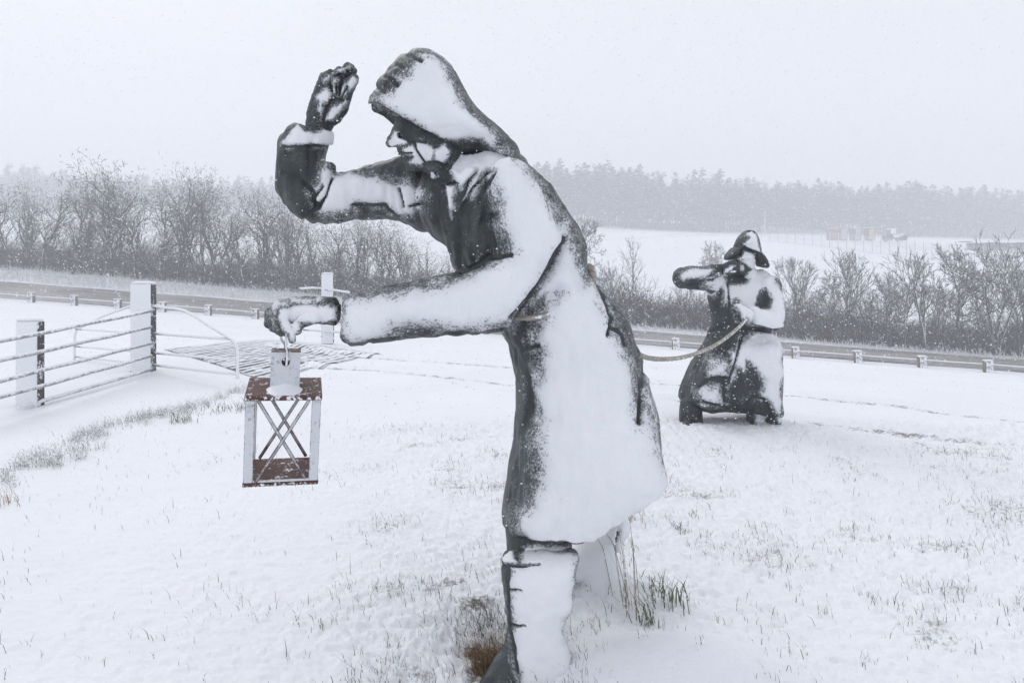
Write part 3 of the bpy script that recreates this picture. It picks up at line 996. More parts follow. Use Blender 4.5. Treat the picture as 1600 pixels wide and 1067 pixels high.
    hsn = ch([(330, 385), (600, 330), (900, 320), (1130, 340), (1130, 530), (940, 580), (700, 575), (600, 565), (620, 640), (620, 700), (560, 745), (548, 855), (470, 850), (440, 740), (360, 660), (300, 500)])
    gs = [(ch([(290, 600), (300, 400), (500, 330)]), 1.3, .003)]
    sculpt('hand', v, BR, root, snow=[(hsn, 7), (ch([(240, 300), (500, 240), (900, 240), (900, 290), (500, 300), (260, 350), (240, 500), (290, 620), (260, 600)]), 14)], grooves=gs, wrinkle=.0025, wr_sc=(20, 30, 30), thick=.005, ny=.45, base=-.75)

    # ---- raised hand, palm this way
    cr = lambda p: cv((400, 90), 7.115, p)
    v = Vol((-1.00, 2.84, 2.02), (-.62, 3.08, 2.46), .0032)
    yr = 2.97
    v.inflate(cr([(545, 900), (552, 650), (600, 480), (650, 330), (720, 250), (830, 260), (960, 330), (1040, 400), (1010, 540), (960, 660), (850, 775), (825, 900)]), yr, yr, .040, .06, k=0)
    Qr_ = lambda x, y, dy: tuple(W(400 + x / 7.115, 90 + y / 7.115, yr + dy))
    v.chain([Qr_(720, 340, -.01), Qr_(760, 220, -.014), Qr_(830, 185, -.030), Qr_(900, 240, -.052), Qr_(905, 300, -.050)], [.024, .022, .020, .017, .015], k=.010)
    v.chain([Qr_(790, 360, -.01), Qr_(830, 220, -.008), Qr_(930, 150, -.020), Qr_(975, 190, -.046)], [.022, .021, .019, .016], k=.010)
    v.chain([Qr_(870, 380, -.01), Qr_(930, 200, .004), Qr_(1020, 105, -.010), Qr_(1060, 120, -.030)], [.022, .021, .019, .017], k=.010)
    v.chain([Qr_(960, 400, -.01), Qr_(1010, 240, .014), Qr_(1080, 150, .004)], [.022, .020, .017], k=.010)
    v.chain([Qr_(950, 560, -.03), Qr_(1010, 400, -.036), Qr_(1080, 260, -.030), Qr_(1090, 235, -.030)], [.030, .024, .023, .021], k=.012)    # thumb
    v.ball(Qr_(860, 610, -.026), (.045, .028, .055), .02)
    v.ball(Qr_(730, 500, -.022), (.032, .022, .05), .02)
    rs = [cr(p) for p in ([(670, 430), (790, 340), (840, 400), (810, 500), (760, 500), (720, 630), (685, 590), (700, 500)], [(770, 690), (850, 560), (1000, 470), (1020, 490), (920, 640), (850, 700)],
                          [(1000, 300), (1080, 200), (1130, 250), (1090, 330), (1040, 370)], [(845, 240), (930, 255), (910, 300), (920, 440), (850, 400)], [(950, 330), (1000, 220), (1005, 300), (970, 440), (935, 440)],
                          [(870, 150), (1050, 85), (1070, 115), (900, 175)], [(745, 245), (860, 170), (840, 210), (760, 280)], [(985, 350), (1020, 380), (990, 460), (960, 450)])]
    rg = [(cr(p), 1.8, .007) for p in ([(820, 470), (880, 450), (960, 470)], [(820, 480), (760, 640), (750, 700)], [(890, 300), (895, 400)], [(935, 300), (920, 420)], [(1010, 320), (950, 440)], [(860, 200), (960, 180), (1000, 210)], [(830, 300), (850, 380)])]
    sculpt('hand', v, BR, root, snow=[(p, 6) for p in rs], grooves=rg, wrinkle=.003, wr_sc=(40, 40, 40), thick=.0045, ny=.5, base=-.8)

    # ---- legs and boots
    cb = lambda p: cv((700, 780), 3.7167, p)
    v = Vol((-.18, 2.36, -.20), (.34, 2.92, .56), .0062)
    ynb = 2.62
    boot = cb([(300, 360), (330, 318), (380, 305), (560, 300), (700, 300), (760, 312), (765, 360), (745, 440), (725, 540), (725, 650), (685, 685), (668, 730), (672, 830), (695, 880), (722, 920), (728, 985), (700, 1040), (700, 1160), (250, 1160), (252, 1035), (292, 980), (322, 900), (338, 800), (340, 700), (325, 560), (305, 440)])
    v.inflate(boot, ynb - .02, ynb, .118, .13, k=0)
    v.cone(P(778 + 12, 1045, 2.60), P(768, 1075, 2.56), .06, .05, .03)
    v.cone(P(790, 868, 2.62), P(795, 900, 2.62), .028, .02, .01, mode='sub')
    bs = cb([(430, 285), (720, 300), (760, 330), (745, 440), (730, 540), (725, 655), (685, 690), (672, 740), (680, 830), (720, 900), (730, 960), (700, 1160), (430, 1160), (405, 960), (385, 860), (380, 740), (360, 640), (362, 560), (362, 460), (362, 395), (430, 385)])
    bs2 = cb([(310, 345), (340, 318), (380, 308), (385, 350), (410, 372), (330, 380)])
    bg = [(cb([(350, 378), (430, 388), (530, 380)]), 2.2, .010), (cb([(360, 520), (430, 522)]), 2, .007), (cb([(350, 730), (450, 728)]), 2, .008), (cb([(300, 380), (350, 400), (345, 560), (355, 760), (385, 860), (400, 1000)]), 3, .010)]
    sculpt('boot', v, BR, root, snow=[(bs, 16), (bs2, 5)], grooves=bg, wrinkle=.004, wr_sc=(18, 18, 22), thick=.012, ny=.35)
    v = Vol((-.06, 2.92, -.06), (.66, 3.40, .66), .0078)
    v.inflate([(902, 845), (935, 820), (975, 800), (985, 830), (972, 848), (966, 862), (966, 880), (972, 905), (960, 910), (930, 908), (905, 902), (890, 898)], 3.12, 3.15, .11, .12, k=0)
    v.cone(P(900, 884, 3.15), P(880, 895, 3.12), .06, .05, .03)
    v.cone(P(938, 896, 3.15), P(934, 925, 3.15), .095, .10, .02)
    sculpt('boot', v, BR, root, snow=[([(880, 850), (990, 780), (1000, 850), (1000, 930), (940, 940), (890, 926)], 8)], grooves=[(cb([(990, 180), (970, 270), (990, 350)]), 2.2, .012)], wrinkle=.003, thick=.010, ny=.6)
    # trouser leg between hem and boot
    v = Vol((-.10, 2.48, .26), (.24, 2.90, .66), .007)
    v.cone(P(826, 815, 2.72), P(828, 885, 2.66), .095, .085, .0)
    v.cone(P(860, 815, 2.72), P(855, 890, 2.68), .10, .09, .04)
    sculpt('trouser_leg', v, BR, root, snow=[(cb([(430, 270), (700, 280), (700, 400), (440, 380), (450, 320)]), 6)], grooves=[(cb([(430, 290), (445, 330), (425, 360)]), 1.5, .006)], wrinkle=.004, thick=.004, ny=.4)

    # ---- rope belt: round the waist, with the turn that shows at the back
    rp = MB()
    near = [P(801, 494, 2.62), P(818, 497, 2.585), P(838, 496, 2.568), P(856, 491, 2.60), P(888, 478, 2.66)]
    rp.tube(bez(near, 10), .010, 9, (.16, 190))
    rp.tube(bez([P(888, 478, 2.64), P(914, 462, 2.68), P(921, 453, 2.72), P(925, 440, 2.78), P(924, 425, 2.84), P(920, 418, 2.90), P(905, 422, 3.0)], 10), .017, 9, (.18, 150))
    rp.tube(bez([P(905, 422, 3.02), P(860, 455, 3.05), P(810, 480, 2.98), P(793, 492, 2.84), P(795, 494, 2.72), P(801, 494, 2.62)], 8), .010, 8, (.16, 190))
    rp.build('rope_belt', M['rope'], root, smooth=True)
    return root


hooded()


# ------------------------------------------------------------------ lantern
def lantern():
    c = W(443.5, 622, 2.42)
    root = empty('lantern', c, 'rusty open steel lantern hanging by a wire from the hooded statue\'s hand', 'lantern')
    rot = Matrix.Rotation(R(9), 3, 'X') @ Matrix.Rotation(R(-1.5), 3, 'Y')
    Rr = Matrix.Rotation(R(17), 3, 'Z') @ Matrix.Rotation(R(2.2), 3, 'Y') @ Matrix.Rotation(R(9), 3, 'X')
    Wd, Dp, Hh = .256, .22, .322
    T = lambda x, y, z: c + Rr @ Vector((x, y, z))     # front top edge is the origin

    def slab(name, p, size, mat=M['rust'], b=.002):
        mb = MB(); mb.box(T(*p), size, Rr, b); return mb.build(name, mat, root)

    slab('top_plate', (0, Dp / 2, 0), (Wd + .006, Dp + .006, .018), M['rust_plate'])
    slab('bottom_plate', (0, Dp / 2, -Hh), (Wd + .004, Dp + .004, .012), M['rust_plate'])
    for sx in (-1, 1):
        slab('corner_post', (sx * (Wd / 2 - .016), .006, -Hh / 2), (.032, .010, Hh - .014))
        slab('corner_post', (sx * (Wd / 2 - .004), .030, -Hh / 2), (.008, .036, Hh - .014))
        slab('corner_post', (sx * (Wd / 2 - .014), Dp - .006, -Hh / 2), (.026, .009, Hh - .014))
    for y in (.004, Dp - .004):
        for s in (-1, 1):
            xa = Wd / 2 - .042
            mb = MB(); mb.tube([T(-s * xa, y + s * .003, -.010), T(s * xa, y + s * .003, -Hh + .012)], .0062, 8)
            mb.build('cross_bar', M['rust_bar'], root, smooth=True)
    # rails on the bottom edges and the gusset corners
    slab('lower_rail', (0, .005, -Hh + .012), (Wd - .06, .008, .010))
    # chimney block with the hole for the wire
    w, d, h = .102, .062, .140
    hz, hr, n = .105, .0145, 20
    mb = MB()
    y0, y1 = .075, .075 + d
    out = []
    for k in range(n):
        a = 2 * math.pi * k / n
        ca, sa = math.cos(a), math.sin(a)
        f = min((w / 2) / abs(ca) if abs(ca) > 1e-6 else 9, ((h - hz) if sa > 0 else hz) / abs(sa) if abs(sa) > 1e-6 else 9)
        out.append((ca * f, hz + sa * f))
    # snap nearest to the corners
    for cx_, cz_ in ((-w / 2, 0), (w / 2, 0), (-w / 2, h), (w / 2, h)):
        i = min(range(n), key=lambda q: (out[q][0] - cx_) ** 2 + (out[q][1] - cz_) ** 2); out[i] = (cx_, cz_)
    inn = [(hr * math.cos(2 * math.pi * k / n), hz + hr * 1.15 * math.sin(2 * math.pi * k / n)) for k in range(n)]
    vs_ = [T(x, y0, z + .007) for x, z in out] + [T(x, y0, z + .007) for x, z in inn] + [T(x, y1, z + .007) for x, z in out] + [T(x, y1, z + .007) for x, z in inn]
    fs = []
    for k in range(n):
        q = (k + 1) % n
        fs += [(k, q, n + q, n + k), (2 * n + q, 2 * n + k, 3 * n + k, 3 * n + q), (k, 2 * n + k, 2 * n + q, q), (n + k, n + q, 3 * n + q, 3 * n + k)]
    mb.add(vs_, fs)
    mb.build('chimney', M['rust'], root)
    # wedge of drifted snow at the chimney's foot
    mb = MB()
    nu, nv = 22, 12
    vv = []
    for i in range(nu + 1):
        for j in range(nv + 1):
            x = -.072 + .144 * i / nu; y = -.002 + .079 * j / nv
            ex = max(0, 1 - (abs(x) / .070) ** 2.6); ey = (j / nv) ** 1.5
            z = .007 + .020 * ex * ey * (.92 + .1 * math.sin(i * .7)) - .004 * (1 - ex) + .003 * ex
            vv.append(T(x, y, z))
    mb.add(vv, [(i * (nv + 1) + j, (i + 1) * (nv + 1) + j, (i + 1) * (nv + 1) + j + 1, i * (nv + 1) + j + 1) for i in range(nu) for j in range(nv)])
    mb.build('snow_drift', M['snow'], root, smooth=True)
    # wire loop through the hole, over the fingers
    mb = MB()
    p = T(0, y0 + d / 2, hz + .007)
    up = W(443, 512, 2.49)
    mb.tube(bez([T(.003, y0 - .012, hz - .004), T(.004, y0 - .010, hz + .04), W(446.5, 540, 2.45), W(447, 522, 2.46), W(445, 508, 2.47), up + Vector((0, .02, .02)), W(439, 515, 2.51), W(439.5, 530, 2.52), T(-.006, y1 + .010, hz + .05), T(-.003, y1 + .012, hz + .0), T(0, (y0 + y1) / 2, hz - .004), T(.003, y0 - .012, hz - .004)], 8), .0042, 7)
    mb.build('wire_loop', M['wire'], root, smooth=True)
    return root


M['snow'] = plain('fresh_snow', (.86, .875, .91), (.89, .90, .93), rough=.85, nsc=30, bumpd=.004)
lantern()


# ------------------------------------------------------------------ second statue
def sailor():
    YC = 7.0
    b = W(1140, 660, YC)
    root = empty('sailor_statue', (b.x, YC, gz1(b.x, YC)), 'farther metal statue of a man in a brimmed hat, hand at mouth, holding a rope', 'statue')
    P = lambda x, y, Y: tuple(W(x, y, Y))
    c7 = lambda p: cv((1000, 340), 3.1385, p)
    c6 = lambda p: cv((1040, 450), 4.85, p)
    ch = lambda p: cv((1110, 350), 10.67, p)
    BR = M['bronze_far']
    v = Vol((1.50, 6.32, -.10), (2.90, 7.52, 1.66), .0112)
    torso = c7([(590, 262), (640, 272), (675, 330), (690, 385), (695, 440), (690, 500), (665, 545), (650, 560), (672, 595), (684, 650), (688, 700), (682, 800), (680, 890), (690, 985), (620, 975), (530, 955), (450, 952), (390, 940), (350, 958), (300, 935), (212, 905), (218, 840), (262, 730), (302, 650), (340, 560), (362, 520), (346, 440), (335, 380), (350, 300), (420, 270), (500, 262)])
    v.inflate(torso, YC - .05, YC, lambda X, Z: np.interp(Z, [0, .5, .8, 1.1, 1.4], [.36, .30, .20, .22, .15]), .26, k=0)
    skirt = c7([(350, 610), (480, 590), (640, 590), (676, 650), (682, 700), (678, 800), (675, 880), (683, 965), (640, 968), (560, 955), (480, 950), (400, 945), (350, 950), (300, 930), (215, 903), (222, 840), (266, 735), (308, 655)])
    v.inflate(skirt, YC - .05, YC, .30, .10, k=.08)
    # raised arm, hand to the mouth
    v.chain([P(1122, 438, 6.92), P(1070, 436, 6.80)], [.115, .105], k=.06)
    v.cone(P(1066, 433, 6.80), P(1118, 425, 6.72), .095, .062, .04)
    v.cone(P(1080, 425, 6.80), P(1130, 420, 6.86), .055, .05, .04)
    # other arm, across to the rope
    v.cone(P(1203, 447, 6.90), P(1211, 500, 6.74), .105, .095, .03)
    v.cone(P(1208, 503, 6.72), P(1178, 497, 6.52), .090, .062, .02)
    v.cone(P(1196, 500, 6.66), P(1178, 490, 6.52), .080, .058, .02)
    # skirt of the coat: knee, front fold, hem
    v.ball(P(1110, 615, 6.70), (.12, .10, .15), .06)
    v.cone(P(1100, 622, 6.75), P(1116, 560, 6.78), .07, .08, .06)
    v.cone(P(1152, 520, 6.78), P(1140, 600, 6.70), .03, .03, .03)
    v.cone(P(1190, 622, 6.82), P(1186, 560, 6.78), .10, .11, .06)
    v.ball(P(1124, 578, 6.76), (.10, .05, .09), .02)      # pouch
    v.cone(P(1140, 668, 6.95), P(1140, 650, 6.98), .12, .05, .02, mode='sub')
    snow = [(c7([(345, 290), (420, 272), (425, 330), (520, 325), (560, 255), (600, 255), (650, 285), (700, 380), (710, 440), (705, 540), (640, 555), (555, 535), (550, 470), (500, 430), (470, 400), (440, 430), (415, 420), (400, 345), (360, 385), (330, 375), (350, 340), (300, 330)]), 8),
            (c7([(520, 600), (560, 560), (640, 552), (680, 600), (700, 660), (700, 720), (690, 850), (690, 920), (700, 1000), (665, 960), (620, 880), (600, 890), (610, 800), (570, 740), (525, 700), (515, 755), (480, 740), (455, 800), (430, 830), (425, 800), (450, 700), (440, 660), (480, 640)]), 8),
            (c7([(190, 285), (230, 255), (350, 250), (362, 270), (330, 290), (210, 305)]), 6), (c7([(352, 700), (430, 700), (432, 775), (345, 780)]), 16), (c7([(290, 850), (395, 815), (395, 915), (310, 915)]), 18), (c7([(490, 570), (498, 570), (440, 810), (428, 815)]), 3)]
    bare = [(c7([(565, 430), (590, 360), (620, 350), (655, 400), (640, 450), (590, 450)]), 5), (c7([(405, 290), (500, 260), (500, 320), (430, 320)]), 4)]
    gv = [(c7([(495, 590), (470, 700), (430, 820)]), 2.2, .02), (c7([(430, 330), (440, 440), (450, 520)]), 2, .015), (c7([(345, 560), (420, 530), (540, 545), (640, 560)]), 2.5, .02), (c7([(280, 830), (340, 790), (410, 800), (420, 900)]), 2.5, .02),
          (c7([(560, 540), (640, 553), (695, 540)]), 1.8, .02), (c7([(350, 780), (435, 785)]), 2, .02), (c7([(520, 930), (560, 880), (610, 890), (640, 960)]), 2.2, .02), (c7([(210, 925), (300, 900), (420, 930), (540, 930)]), 2.2, .012)]
    sculpt('coat', v, BR, root, snow=snow, bare=bare, grooves=gv, wrinkle=.016, wr_sc=(5, 5, 3), thick=.018, ny=.35, smooth=1)
    # head
    v = Vol((2.15, 6.72, 1.36), (2.62, 7.14, 1.86), .0075)
    v.ball(P(1163, 404, 6.92), (.105, .10, .145), 0)
    v.cone(P(1156, 410, 6.80), P(1156, 412, 6.78), .022, .026, .02)
    v.ball(P(1160, 423, 6.86), (.06, .06, .05), .03)
    v.cone(P(1150, 402, 6.82), P(1172, 402, 6.82), .018, .018, .015)
    for s in (-1, 1):
        v.ball(P(1159 + s * 6, 406, 6.80), (.018, .014, .012), .008, 'sub')
    v.cone(P(1152, 418.5, 6.80), P(1164, 418.5, 6.80), .007, .007, .004, mode='sub')
    v.cone(P(1168, 425, 6.95), P(1172, 440, 6.97), .075, .085, .02)
    sculpt('head', v, BR, root, snow=[(ch([(520, 560), (560, 450), (720, 500), (780, 640), (800, 900), (560, 960), (560, 880), (690, 760), (600, 690), (470, 590)]), 3), (ch([(470, 680), (560, 690), (560, 770), (470, 780)]), 3)], wrinkle=.003, thick=.01, ny=.5, smooth=1)
    # sou'wester
    v = Vol((2.05, 6.60, 1.46), (2.72, 7.22, 2.06), .0085)
    crown = ch([(385, 380), (430, 270), (500, 165), (580, 112), (650, 98), (730, 118), (790, 205), (820, 320), (850, 480), (840, 560), (700, 520), (560, 440), (420, 430)])
    v.inflate(crown, 6.92, 6.92, .135, .12, k=0)
    brim = ch([(385, 370), (300, 450), (240, 540), (245, 605), (330, 612), (460, 590), (540, 560), (560, 450), (700, 490), (770, 590), (785, 720), (830, 712), (900, 740), (975, 735), (940, 610), (860, 500), (780, 420), (600, 360)])
    v.inflate(brim, 6.90, 6.90, .17, .10, k=.015)
    v.cone(P(1166, 402, 6.80), P(1166, 418, 6.80), .10, .11, .015, mode='sub')
    sculpt('hat', v, BR, root, snow=[(ch([(610, 160), (690, 130), (760, 190), (800, 330), (840, 480), (700, 440), (600, 380), (555, 330), (600, 290), (660, 240)]), 4)], grooves=[(ch([(380, 380), (560, 385), (700, 440), (850, 500)]), 1.4, .012)], wrinkle=.005, thick=.012, ny=.5, smooth=1)
    # hands
    v = Vol((2.06, 6.54, 1.44), (2.36, 6.86, 1.74), .0058)
    Hp = lambda x, y, dy: tuple(W(1110 + x / 10.67, 350 + y / 10.67, 6.70 + dy))
    v.cone(Hp(130, 790, 0), Hp(280, 720, .0), .05, .045, 0, .7)
    for k in range(4):
        v.chain([Hp(270, 690 + k * 34, -.005), Hp(380, 650 + k * 34, -.012), Hp(455, 665 + k * 32, .01), Hp(475, 690 + k * 28, .04)], [.0165, .0155, .0145, .013], k=.006)
    v.chain([Hp(250, 680, -.02), Hp(330, 640, .0), Hp(420, 620, .03)], [.02, .018, .016], k=.01)
    sculpt('hand', v, BR, root, snow=[(ch([(240, 760), (330, 700), (410, 700), (350, 770), (220, 840)]), 3)], wrinkle=.003, thick=.006, ny=.5, smooth=1)
    v = Vol((2.00, 6.28, .96), (2.42, 6.66, 1.30), .0058)
    Hq = lambda x, y, dy: tuple(W(1040 + x / 4.85, 450 + y / 4.85, 6.46 + dy))
    v.cone(Hq(640, 215, .03), Hq(570, 180, .0), .052, .055, 0, .9)
    for k in range(4):
        v.chain([Hq(565 + k * 10, 140 + k * 32, -.01), Hq(510 + k * 10, 135 + k * 32, -.035), Hq(500 + k * 12, 160 + k * 32, -.055), Hq(540 + k * 12, 185 + k * 28, -.06)], [.0185, .0175, .016, .0145], k=.008)
    v.chain([Hq(600, 170, -.03), Hq(580, 215, -.06), Hq(590, 250, -.065)], [.022, .020, .018], k=.01)
    v.ball(Hq(622, 262, .0), (.035, .03, .03), .01)
    sculpt('hand', v, BR, root, snow=[(c6([(520, 90), (600, 100), (700, 170), (650, 250), (580, 240), (560, 180), (530, 140)]), 5)], wrinkle=.003, thick=.008, ny=.6, smooth=1, base=-.5)
    # boots, sunk in the snow
    for (x0, x1, y0, yb) in ((1062, 1097, 634, 668), (1167, 1193, 642, 672)):
        v = Vol(np.array(P(x0 - 14, yb + 12, 6.62)) - [0, 0, .1], np.array(P(x1 + 14, y0 - 14, 7.2)) + [0, 0, .05], .011)
        xm = (x0 + x1) / 2
        v.cone(P(xm, y0, 6.93), P(xm, yb, 6.93), (x1 - x0) / 2 / 155, (x1 - x0) / 2 / 155 * 1.06, 0)
        v.cone(P(xm, yb, 6.9), P(xm - 3, yb, 6.76), .09, .07, .03)
        sculpt('boot', v, BR, root, snow=[([(xm + 3, y0 - 8), (x1 + 4, y0 - 8), (x1 + 2, yb + 8), (xm, yb + 8)], 5)] if x0 > 1100 else [], wrinkle=.008, thick=.01, smooth=1)
    v = Vol((2.46, 6.5, -.06), (2.86, 7.2, .30), .011)
    v.inflate(c7([(640, 880), (655, 900), (690, 985), (693, 1025), (625, 1025), (625, 960), (635, 910)]), 6.85, 6.86, .08, .06, k=0)
    sculpt('coat_tail', v, BR, root, snow=[(c7([(650, 880), (700, 1000), (680, 1010), (655, 930)]), 3)], wrinkle=.006, thick=.01, smooth=1)


sailor()

# rope between the two figures
rp = MB()
pts = bez([W(1196, 508, 6.60), W(1176, 499, 6.50), W(1165, 500, 6.40), W(1157, 509, 6.32), W(1141, 523, 6.10), W(1120, 538, 5.78), W(1095, 550, 5.4), W(1062, 559, 4.95), W(1030, 561, 4.5), W(1003, 556, 4.1), W(975, 538, 3.7), W(950, 500, 3.35), (W(925, 450, 3.05)), W(916, 428, 2.99)], 14)
rp.tube(pts, .0150, 12, (.17, 110))
tag(rp.build('tow_rope', M['rope'], smooth=True), 'thick pale rope sagging from the hooded statue\'s waist to the farther statue\'s hand', 'rope')

# ------------------------------------------------------------------ gate posts, rails, wings of the cattle grid
def squarish_post(name, px, pyb, Y, w, d, h, label, group=None, yaw=0.0, mat=None):
    b = W(px, pyb, Y)
    mb = MB()
    rot = Matrix.Rotation(yaw, 3, 'Z')
    n = 6
    mb.box(Vector((0, 0, h / 2 - .12)), (w, d, h + .24), None, .016)
    me = mb.mesh(name, mat or M['timber'])
    o = link(name, me)
    o.location = b; o.rotation_euler = (0, 0, yaw)
    # cap of snow on the sawn top
    cp_ = MB()
    cp_.add([(x * w * .47 * s, y * d * .47 * s, h + z) for (s, z) in ((1, .001), (.93, .022), (.55, .038)) for x, y in ((-1, -1), (0, -1.05), (1, -1), (1.05, 0), (1, 1), (0, 1.05), (-1, 1), (-1.05, 0))],
            [tuple(range(16, 24))] + [(l * 8 + i, l * 8 + (i + 1) % 8, l * 8 + 8 + (i + 1) % 8, l * 8 + 8 + i) for l in range(2) for i in range(8)])
    c = link('snow_cap', cp_.mesh('snow_cap', M['snow'], True), o, False)
    tag(o, label, 'post', group)
    return o


YAW = R(9)
squarish_post('timber_post', 47, 634, 8.25, .235, .20, 1.03, 'shorter snow-plastered square post at the left edge carrying the metal rails', yaw=YAW)
squarish_post('timber_post', 224, 580, 10.9, .30, .28, 1.40, 'tall snow-plastered square gatepost where the rails meet the cattle grid wings', yaw=YAW)
squarish_post('timber_post', 512, 521, 16.3, .27, .27, 1.42, 'distant white gatepost seen above the hand that holds the lantern', yaw=YAW)

# the five rails, each in front of the posts
rl = empty('rail_fence', W(60, 640, 8.0), 'five-rail galvanised tube fence running off the left edge of the picture', 'fence')
ends = [((-90, 551), (236, 486)), ((-90, 583), (236, 511)), ((-90, 617), (236, 536)), ((-90, 645), (236, 556))]
for (a, b) in ends:
    mb = MB()
    p0, p1 = W(a[0], a[1], 6.45), W(b[0], b[1], 10.62)
    pts = [p0.lerp(p1, t / 10) + Vector((0, 0, .004 * math.sin(t * 1.7 + a[1]))) for t in range(11)]
    mb.tube(pts, .025, 9)
    mb.build('rail', M['galv'], rl, smooth=True)
mb = MB(); p0, p1 = W(38, 634, 8.02), W(236, 577, 10.62)
mb.tube([p0.lerp(p1, t / 8) for t in range(9)], .025, 9); mb.build('rail', M['galv'], rl, smooth=True)


def wing(label, Yn, frame, rails, Yd=None, r=.024):
    f0 = frame[0]
    root = empty('cattle_grid_wing', W(*f0[:2], f0[2]), label, 'railing')
    mb = MB(); mb.tube(bez([W(*p) for p in frame], 6), r, 9); mb.build('frame', M['galv'], root, smooth=True)
    for a, b in rails:
        mb = MB(); p, q = W(*a), W(*b)
        mb.tube([p.lerp(q, i / 5) for i in range(6)], r * .85, 8); mb.build('rail', M['galv'], root, smooth=True)
    return root


wing('bent tube wing railing right of the tall gatepost, sloping down over the cattle grid', 10.8,
     [(236, 477, 10.9), (262, 481, 10.7), (283, 484, 10.5), (302, 493, 10.3), (330, 511, 10.05), (352, 524, 9.85), (364, 532, 9.7), (370, 543, 9.65), (371, 560, 9.65), (371, 592, 9.65)],
     [((238, 521, 10.9), (358, 530, 9.8)), ((238, 551, 10.9), (370, 563, 9.65)), ((238, 570, 10.9), (370, 585, 9.65))])
wing('bent tube wing railing behind and left of the tall gatepost', 11.8,
     [(212, 475, 11.2), (196, 481, 11.4), (176, 488, 11.6), (156, 496, 11.9), (135, 507, 12.1), (122, 513, 12.2), (117, 522, 12.2), (116, 536, 12.2), (116, 562, 12.2)],
     [((118, 514, 12.2), (210, 520, 11.3)), ((117, 541, 12.2), (210, 549, 11.3)), ((117, 557, 12.2), (210, 567, 11.3))], r=.02)
wing('short horizontal railing at the distant gatepost behind the lantern hand', 16.3,
     [(468, 451, 16.9), (490, 450, 16.6), (512, 452, 16.1), (546, 457, 15.6)],
     [((474, 515, 16.6), (545, 520, 15.7)), ((512, 485, 16.1), (545, 489, 15.7))], r=.03)

# ------------------------------------------------------------------ cattle grid
cgB, cgC, cgD = W(416, 592, 10.2), W(596, 551, 13.7), W(430, 523, 17.4)
cgA = cgB + (cgD - cgC)
for p in (cgA, cgB, cgC, cgD): p.z = gz1(p.x, p.y)
cg = empty('cattle_grid', (cgA + cgC) / 2, 'snowed-over steel cattle grid with dark gaps between its bars, left of the lantern hand', 'cattle grid')
m, nt, b = new_mat('grid_gap_shade'); t = NT(nt)
oc = t.n('ShaderNodeTexCoord').outputs['Object']
nz = t.noise(3.6, 4, .65, oc); n2_ = t.noise(.8, 3, .6, oc)
fac = t.ramp(t.math('ADD', nz, t.math('MULTIPLY', n2_, .55)), .70, .84)
t.l(t.mixc(fac, (.12, .13, .145), SNOW), b.inputs['Base Color']); b.inputs['Roughness'].default_value = .8  # dark colour paints the shade between the bars, broken by snow
M['gap_shade'] = m
nb = 23


def cgp(s, t_, up=0.0):
    p = cgA.lerp(cgB, s).lerp(cgD.lerp(cgC, s), t_)
    p = p.copy(); p.z = gz1(p.x, p.y) + up
    return p


nn, mm = 40, 40
vs_ = [cgp(i / nn, j / mm, .012) for i in range(nn + 1) for j in range(mm + 1)]
mb = MB(); mb.add(vs_, [(i * (mm + 1) + j, (i + 1) * (mm + 1) + j, (i + 1) * (mm + 1) + j + 1, i * (mm + 1) + j + 1) for i in range(nn) for j in range(mm)])
mb.build('gap_shade', M['gap_shade'], cg)  # no recess: dark sheet just above ground, painted as shade in the gaps
for i in range(nb):
    s = (i + .5) / nb
    mb = MB()
    w_ = .17 / nb
    sec = []
    for j in range(14):
        t_ = j / 13
        for ds, up in ((-w_, .018), (-w_ * .8, .026), (0, .032), (w_ * .8, .026), (w_, .018)):
            sec.append(cgp(s + ds, t_, up + .003 * math.sin(i * 3.1 + j * 1.3)))
    mb.add(sec, [(j * 5 + k, j * 5 + k + 1, j * 5 + 6 + k, j * 5 + 5 + k) for j in range(13) for k in range(4)])
    mb.build('bar', M['snow'], cg, smooth=True)

# ------------------------------------------------------------------ low rail along the road
rr = empty('roadside_rail', GR, 'long low two-rail barrier on stubby snow-capped posts along the roadside', 'barrier')
proto = MB(); proto.box((0, 0, .17), (.33, .26, .70), None, .03)
pm = proto.mesh('post', M['stub'])
capm = MB(); capm.box((0, 0, .54), (.34, .27, .06), None, .026)
cm = capm.mesh('snow_cap', M['snow'], True)
tops = []
for i in range(-3, 22):
    g = gp(i * GSTEP)
    if g.y < 14: continue
    k = i / 21
    z = gz1(g.x, g.y)
    g = Vector((g.x, g.y, z))
    o = link('post', pm, rr, True); o.location = g
    o.rotation_euler = (random.uniform(-.03, .03), random.uniform(-.03, .03), math.atan2(GDIR.y, GDIR.x) + random.uniform(-.06, .06))
    o.scale = (random.uniform(.9, 1.08), 1, random.uniform(.94, 1.05))
    c = link('snow_cap', cm, o, False)
    tops.append(g)
for hgt in (.36, .08):
    mb = MB(); mb.tube([q + Vector((0, .10, hgt + random.uniform(-.012, .012))) for q in tops], .030, 6)
    mb.build('rail', M['galv'], rr, smooth=True)

# ------------------------------------------------------------------ bare trees
M['bark'] = snowy('bark_snowed', (.034, .027, .022), (.080, .064, .052), rough=.9, mode='normal', thr=1.02, spread=.9, fine=7, nsc=3, bumpd=.01, tops=.8)
M['bark_pale'] = snowy('bark_pale', (.036, .032, .029), (.085, .075, .065), rough=.9, mode='normal', thr=.80, spread=.9, fine=7, nsc=3, bumpd=.01, tops=.9)


